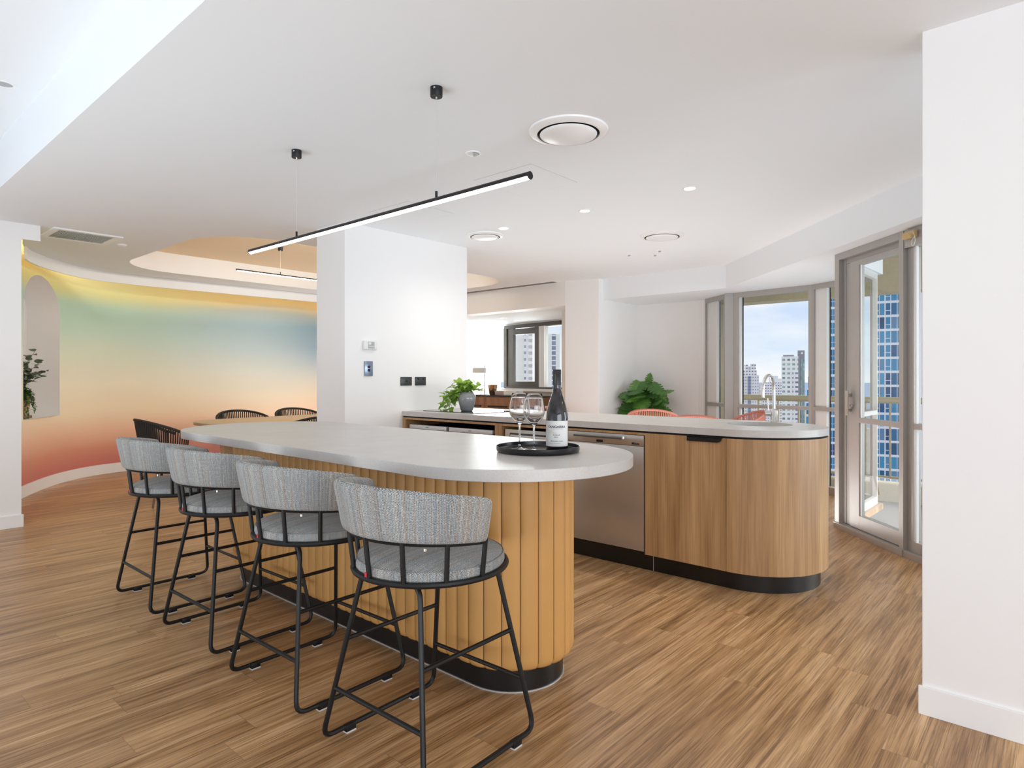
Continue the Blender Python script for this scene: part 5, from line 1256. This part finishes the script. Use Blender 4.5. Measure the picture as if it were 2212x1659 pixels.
# ================================================================== CITY OUTSIDE (real distances, metres)
dv = Vector((-math.sin(TH), math.cos(TH))); rv = Vector((math.cos(TH), math.sin(TH)))
def gp(t, D): q = dv*D+rv*(D*t); return q       # t = tangent of the bearing off the view axis
def tpx(px): return (px-1106.0)/1364.6
def zpx(py, D): return H+(814.0-py)*D/1364.6
GZ = -130.0
struct(build('sea', G().add([(16000*math.cos(2*PI*i/96), 16000*math.sin(2*PI*i/96), GZ-1) for i in range(96)], [tuple(range(96))]), 'sea', smooth=0), 'calm grey-blue sea out to the horizon', 'sea')
q = [gp(-1.6, 60), gp(0.40, 60), gp(0.505, 900), gp(0.47, 2600), gp(-1.6, 3500)]
struct(build('city_ground', G().prism([(p.x, p.y) for p in q], GZ-1.5, GZ), 'ground', smooth=0), 'distant city ground between the towers', 'ground')
def tower(name, label, t0, t1, D, ztop, mat, depth=None, yaw=0.0, parts=(), grp=None, zb=GZ):
    a = gp(t0, D); b_ = gp(t1, D); Wd = (b_-a).length
    los = a.normalized(); u_ = Vector((los.y, -los.x)); Wd *= 1/math.sqrt(1+t0*t0)
    if yaw:
        c_, s_ = math.cos(yaw), math.sin(yaw); u_ = Vector((u_.x*c_-u_.y*s_, u_.x*s_+u_.y*c_))
    n_ = Vector((-u_.y, u_.x)); dep = depth or Wd
    root = thing(name, label, 'building', (a.x, a.y, zb), grp)
    def blk(pname, s0, s1, o0, o1, z0, z1, mt, par=root):
        qs = [a+u_*s+n_*o for s, o in ((s0, o0), (s1, o0), (s1, o1), (s0, o1))]
        g = G()
        for i in range(4):
            p, r_ = qs[i], qs[(i+1) % 4]; l = (r_-p).length
            off = s0 if i == 0 else 0.0
            g.add([(p.x, p.y, z0), (r_.x, r_.y, z0), (r_.x, r_.y, z1), (p.x, p.y, z1)], [(0, 1, 2, 3)], [[(off, z0-GZ), (off+l, z0-GZ), (off+l, z1-GZ), (off, z1-GZ)]])
        g.add([(p.x, p.y, z1) for p in qs], [(0, 1, 2, 3)], [[(0, 0)]*4])
        return build(pname, g, mt, par, smooth=0)
    blk('tower_block', 0, Wd, 0, dep, zb, ztop, mat)
    for p in parts: blk(p[0], Wd*p[1], Wd*p[2], p[3], p[4], p[5], p[6], p[7])
    return root, a, u_, n_, Wd, blk
# left of the wide window: grey striped tower with a stepped crown
D = 620
tower('apartment_tower', 'grey striped tower with a stepped pink crown, left in the wide window', tpx(1598), tpx(1639), D, zpx(810, D), 'fac1',
      parts=(('window_strip', 0.06, 0.20, -0.6, 0, GZ, zpx(813, D), 'fac1b'), ('window_strip', 0.42, 0.58, -0.6, 0, GZ, zpx(813, D), 'fac1b'),
             ('crown', 0.20, 0.90, 2, 14, zpx(810, D), zpx(800, D), 'fac2'), ('crown', 0.25, 0.46, 3, 12, zpx(800, D), zpx(788, D), 'fac2'), ('crown', 0.56, 0.84, 3, 12, zpx(800, D), zpx(786, D), 'fac2'), ('crown', 0.34, 0.70, 5, 10, zpx(800, D), zpx(792, D), 'white')))
D = 700
tower('apartment_tower', 'low pale tower with dark punched windows behind the tap', tpx(1646), tpx(1689), D, zpx(826, D), 'fac2', parts=(('roof_block', 0.35, 0.80, 2, 12, zpx(826, D), zpx(812, D), 'white'), ('roof_block', 0.80, 1.0, 2, 12, zpx(826, D), zpx(818, D), 'white')))
D = 420
tower('apartment_tower', 'white tower with small green-grey windows right of the tap', tpx(1688), tpx(1724), D, zpx(770, D), 'fac3', parts=(('roof_block', 0.1, 0.75, 1, 8, zpx(770, D), zpx(767, D), 'greyc'), ('balcony_strip', 0.66, 0.96, -0.8, 0, GZ, zpx(803, D), 'fac2')))
D = 440
rt, a, u_, n_, Wd, blk = tower('office_tower', 'slim grey tower with a pale diamond sign at its top', tpx(1723), tpx(1738), D, zpx(757, D), 'greyc', parts=(('glazing_strip', 0.45, 0.98, -0.6, 0, GZ, zpx(774, D), 'fac3g'),))
lgc = a+u_*(Wd*0.62)-n_*0.7; zc_ = zpx(763, D); g = G()
for k in (1.0,):
    pts = [lgc-u_*0.9, lgc, lgc+u_*0.9, lgc]; zz = [zc_, zc_+0.9, zc_, zc_-0.9]
    g.add([(p.x, p.y, z) for p, z in zip(pts, zz)]+[(p.x+n_.x*0.3, p.y+n_.y*0.3, z) for p, z in zip(pts, zz)], [(0, 1, 2, 3), (7, 6, 5, 4), (0, 4, 5, 1), (1, 5, 6, 2), (2, 6, 7, 3), (3, 7, 4, 0)])
build('sign', g, 'white', rt, smooth=0)
for t0, t1, D, py in ((1596, 1612, 1500, 826), (1640, 1650, 1300, 830), (1625, 1648, 1700, 836)):
    tower('distant_block', {1596: 'distant hazy block low behind the striped tower', 1640: 'distant hazy block in the gap left of the tap', 1625: 'far hazy block just above the balcony rail'}[t0], tpx(t0), tpx(t1), D, zpx(py, D), 'fac2', grp='distant hazy blocks')
D = 260
tower('apartment_tower', 'cream block of flats below the sea horizon seen through the balcony door', tpx(1846), tpx(1885), D, zpx(936, D), 'faccb', yaw=0.5, parts=(('stair_tower', 0.62, 1.02, -1.2, 3, GZ, zpx(925, D), 'facc'),))
# blue glass towers close by
def blue_tower(label, D, t0, t1, storey, z_ref, mods, fin=None, zlo=-26, zhi=24, balc=False):
    a = gp(t0, D); b_ = gp(t1, D); los = a.normalized(); u_ = Vector((los.y, -los.x)); n_ = Vector((-u_.y, u_.x)); kk = 1/math.sqrt(1+t0*t0); Wd = (b_-a).length*kk; mods = [(p*kk, q*kk, k) for p, q, k in mods]
    root = thing('glass_tower', label, 'building', (a.x, a.y, GZ), 'blue glass towers beside the balcony')
    def bx_(s0, s1, o0, o1, z0, z1, s0t=None):
        s0t = s0 if s0t is None else s0t
        lo = [a+u_*s+n_*o for s, o in ((s0, o0), (s1, o0), (s1, o1), (s0, o1))]; hi = [a+u_*s+n_*o for s, o in ((s0t, o0), (s1, o0), (s1, o1), (s0t, o1))]
        return G().add([(p.x, p.y, z0) for p in lo]+[(p.x, p.y, z1) for p in hi], [(0, 3, 2, 1), (4, 5, 6, 7), (0, 1, 5, 4), (1, 2, 6, 5), (2, 3, 7, 6), (3, 0, 4, 7)])
    sl = fin or (lambda z: 0.0)
    zt = 60.0
    build('tower_block', bx_(sl(GZ), Wd, 0.0, 14, GZ, zt, sl(zt)), 'white', root, smooth=0)
    if fin: build('edge_fin', bx_(sl(GZ)-0.05, sl(GZ)+0.6, -0.9, 0.0, GZ, zt, sl(zt)-0.05) if False else G().add([(p.x, p.y, z) for z in (GZ, zt) for p in [a+u_*(sl(z)+s)+n_*o for s, o in ((-0.05, -0.9), (0.55, -0.9), (0.55, 0), (-0.05, 0))]], [(0, 3, 2, 1), (4, 5, 6, 7), (0, 1, 5, 4), (1, 2, 6, 5), (2, 3, 7, 6), (3, 0, 4, 7)]), 'white', root, smooth=0)
    k0 = int(math.floor((zlo-z_ref)/storey)); k1 = int(math.ceil((zhi-z_ref)/storey))
    proto = {}
    for k in range(k0, k1):
        z0 = z_ref+k*storey
        for j, (s0, s1, kind) in enumerate(mods):
            e0 = max(s0, sl(z0+storey*0.5)+0.62) if fin else s0
            if s1-e0 < 0.15: continue
            zz0 = z0+storey*0.16; zz1 = z0+storey*0.985
            if kind == 'pair':
                zm = z0+storey*0.46; g = bx_(e0, s1, -0.04, 0, zz0, zm-0.07); g2 = bx_(e0, s1, -0.04, 0, zm+0.07, zz1); g.add(g2.v, g2.f)
            else: g = bx_(e0, s1, -0.04, 0, zz0, zz1)
            w_ = build('window', g, 'blueglass', root, smooth=0)
            if kind == 'bal':
                r_ = bx_(e0, s1, -1.0, -0.95, zz0+1.0, zz0+1.07); m2 = bx_((e0+s1)/2-0.04, (e0+s1)/2+0.04, -0.1, -0.04, zz0, zz1); r_.add(m2.v, m2.f)
                build('balcony_rail', r_, 'white', w_, smooth=0)
    return root
# through the balcony door
D = 137.0; fpx = 1364.6/D; s_px = lambda px, p0: (px-p0)/fpx
mB = [((x0-1886)/fpx, (x1-1886)/fpx, k) for x0, x1, k in ((1892.6, 1898.2, 'pair'), (1900, 1910.2, 'one'), (1913, 1922.6, 'pair'), (1924.7, 1936.2, 'one'), (1937.9, 1946, 'one'))]
blue_tower('blue glass tower with white floor bands seen through the balcony door', D, tpx(1886), tpx(2060), 3.0, zpx(656, D), mB)
D = 143.0; fpx = 1364.6/D
mA = [((1741.5-1734)/fpx, (1753-1734)/fpx, 'one'), ((1757-1734)/fpx, (1769-1734)/fpx, 'one'), ((1772-1734)/fpx, (1784-1734)/fpx, 'bal'), ((1788-1734)/fpx, (1797-1734)/fpx, 'bal'), ((1798-1734)/fpx, (1806-1734)/fpx, 'bal')]
blue_tower('blue glass tower with a slanting white edge, right in the wide window', D, tpx(1734), tpx(1812), 3.0, zpx(670, D), mA, fin=lambda z: max(0.0, (z+8.9)*0.0525), zlo=-20)
# seen through the living window
D = 300
tower('apartment_tower', 'pale cream tower with stacked balconies in the far living window', tpx(1103), tpx(1150), D, zpx(712, D)+8, 'facl', parts=(('balcony_strip', 0.62, 0.82, -1.2, 0, GZ, zpx(712, D)+4, 'fac2'),))
D = 380
tower('apartment_tower', 'pale slit-windowed tower at the right of the far living window', tpx(1178), tpx(1209), D, zpx(722, D), 'facp')
for o in list(bpy.data.objects):
    if o.name.startswith('balcony_') and o.parent is None and o.type == 'MESH': pass
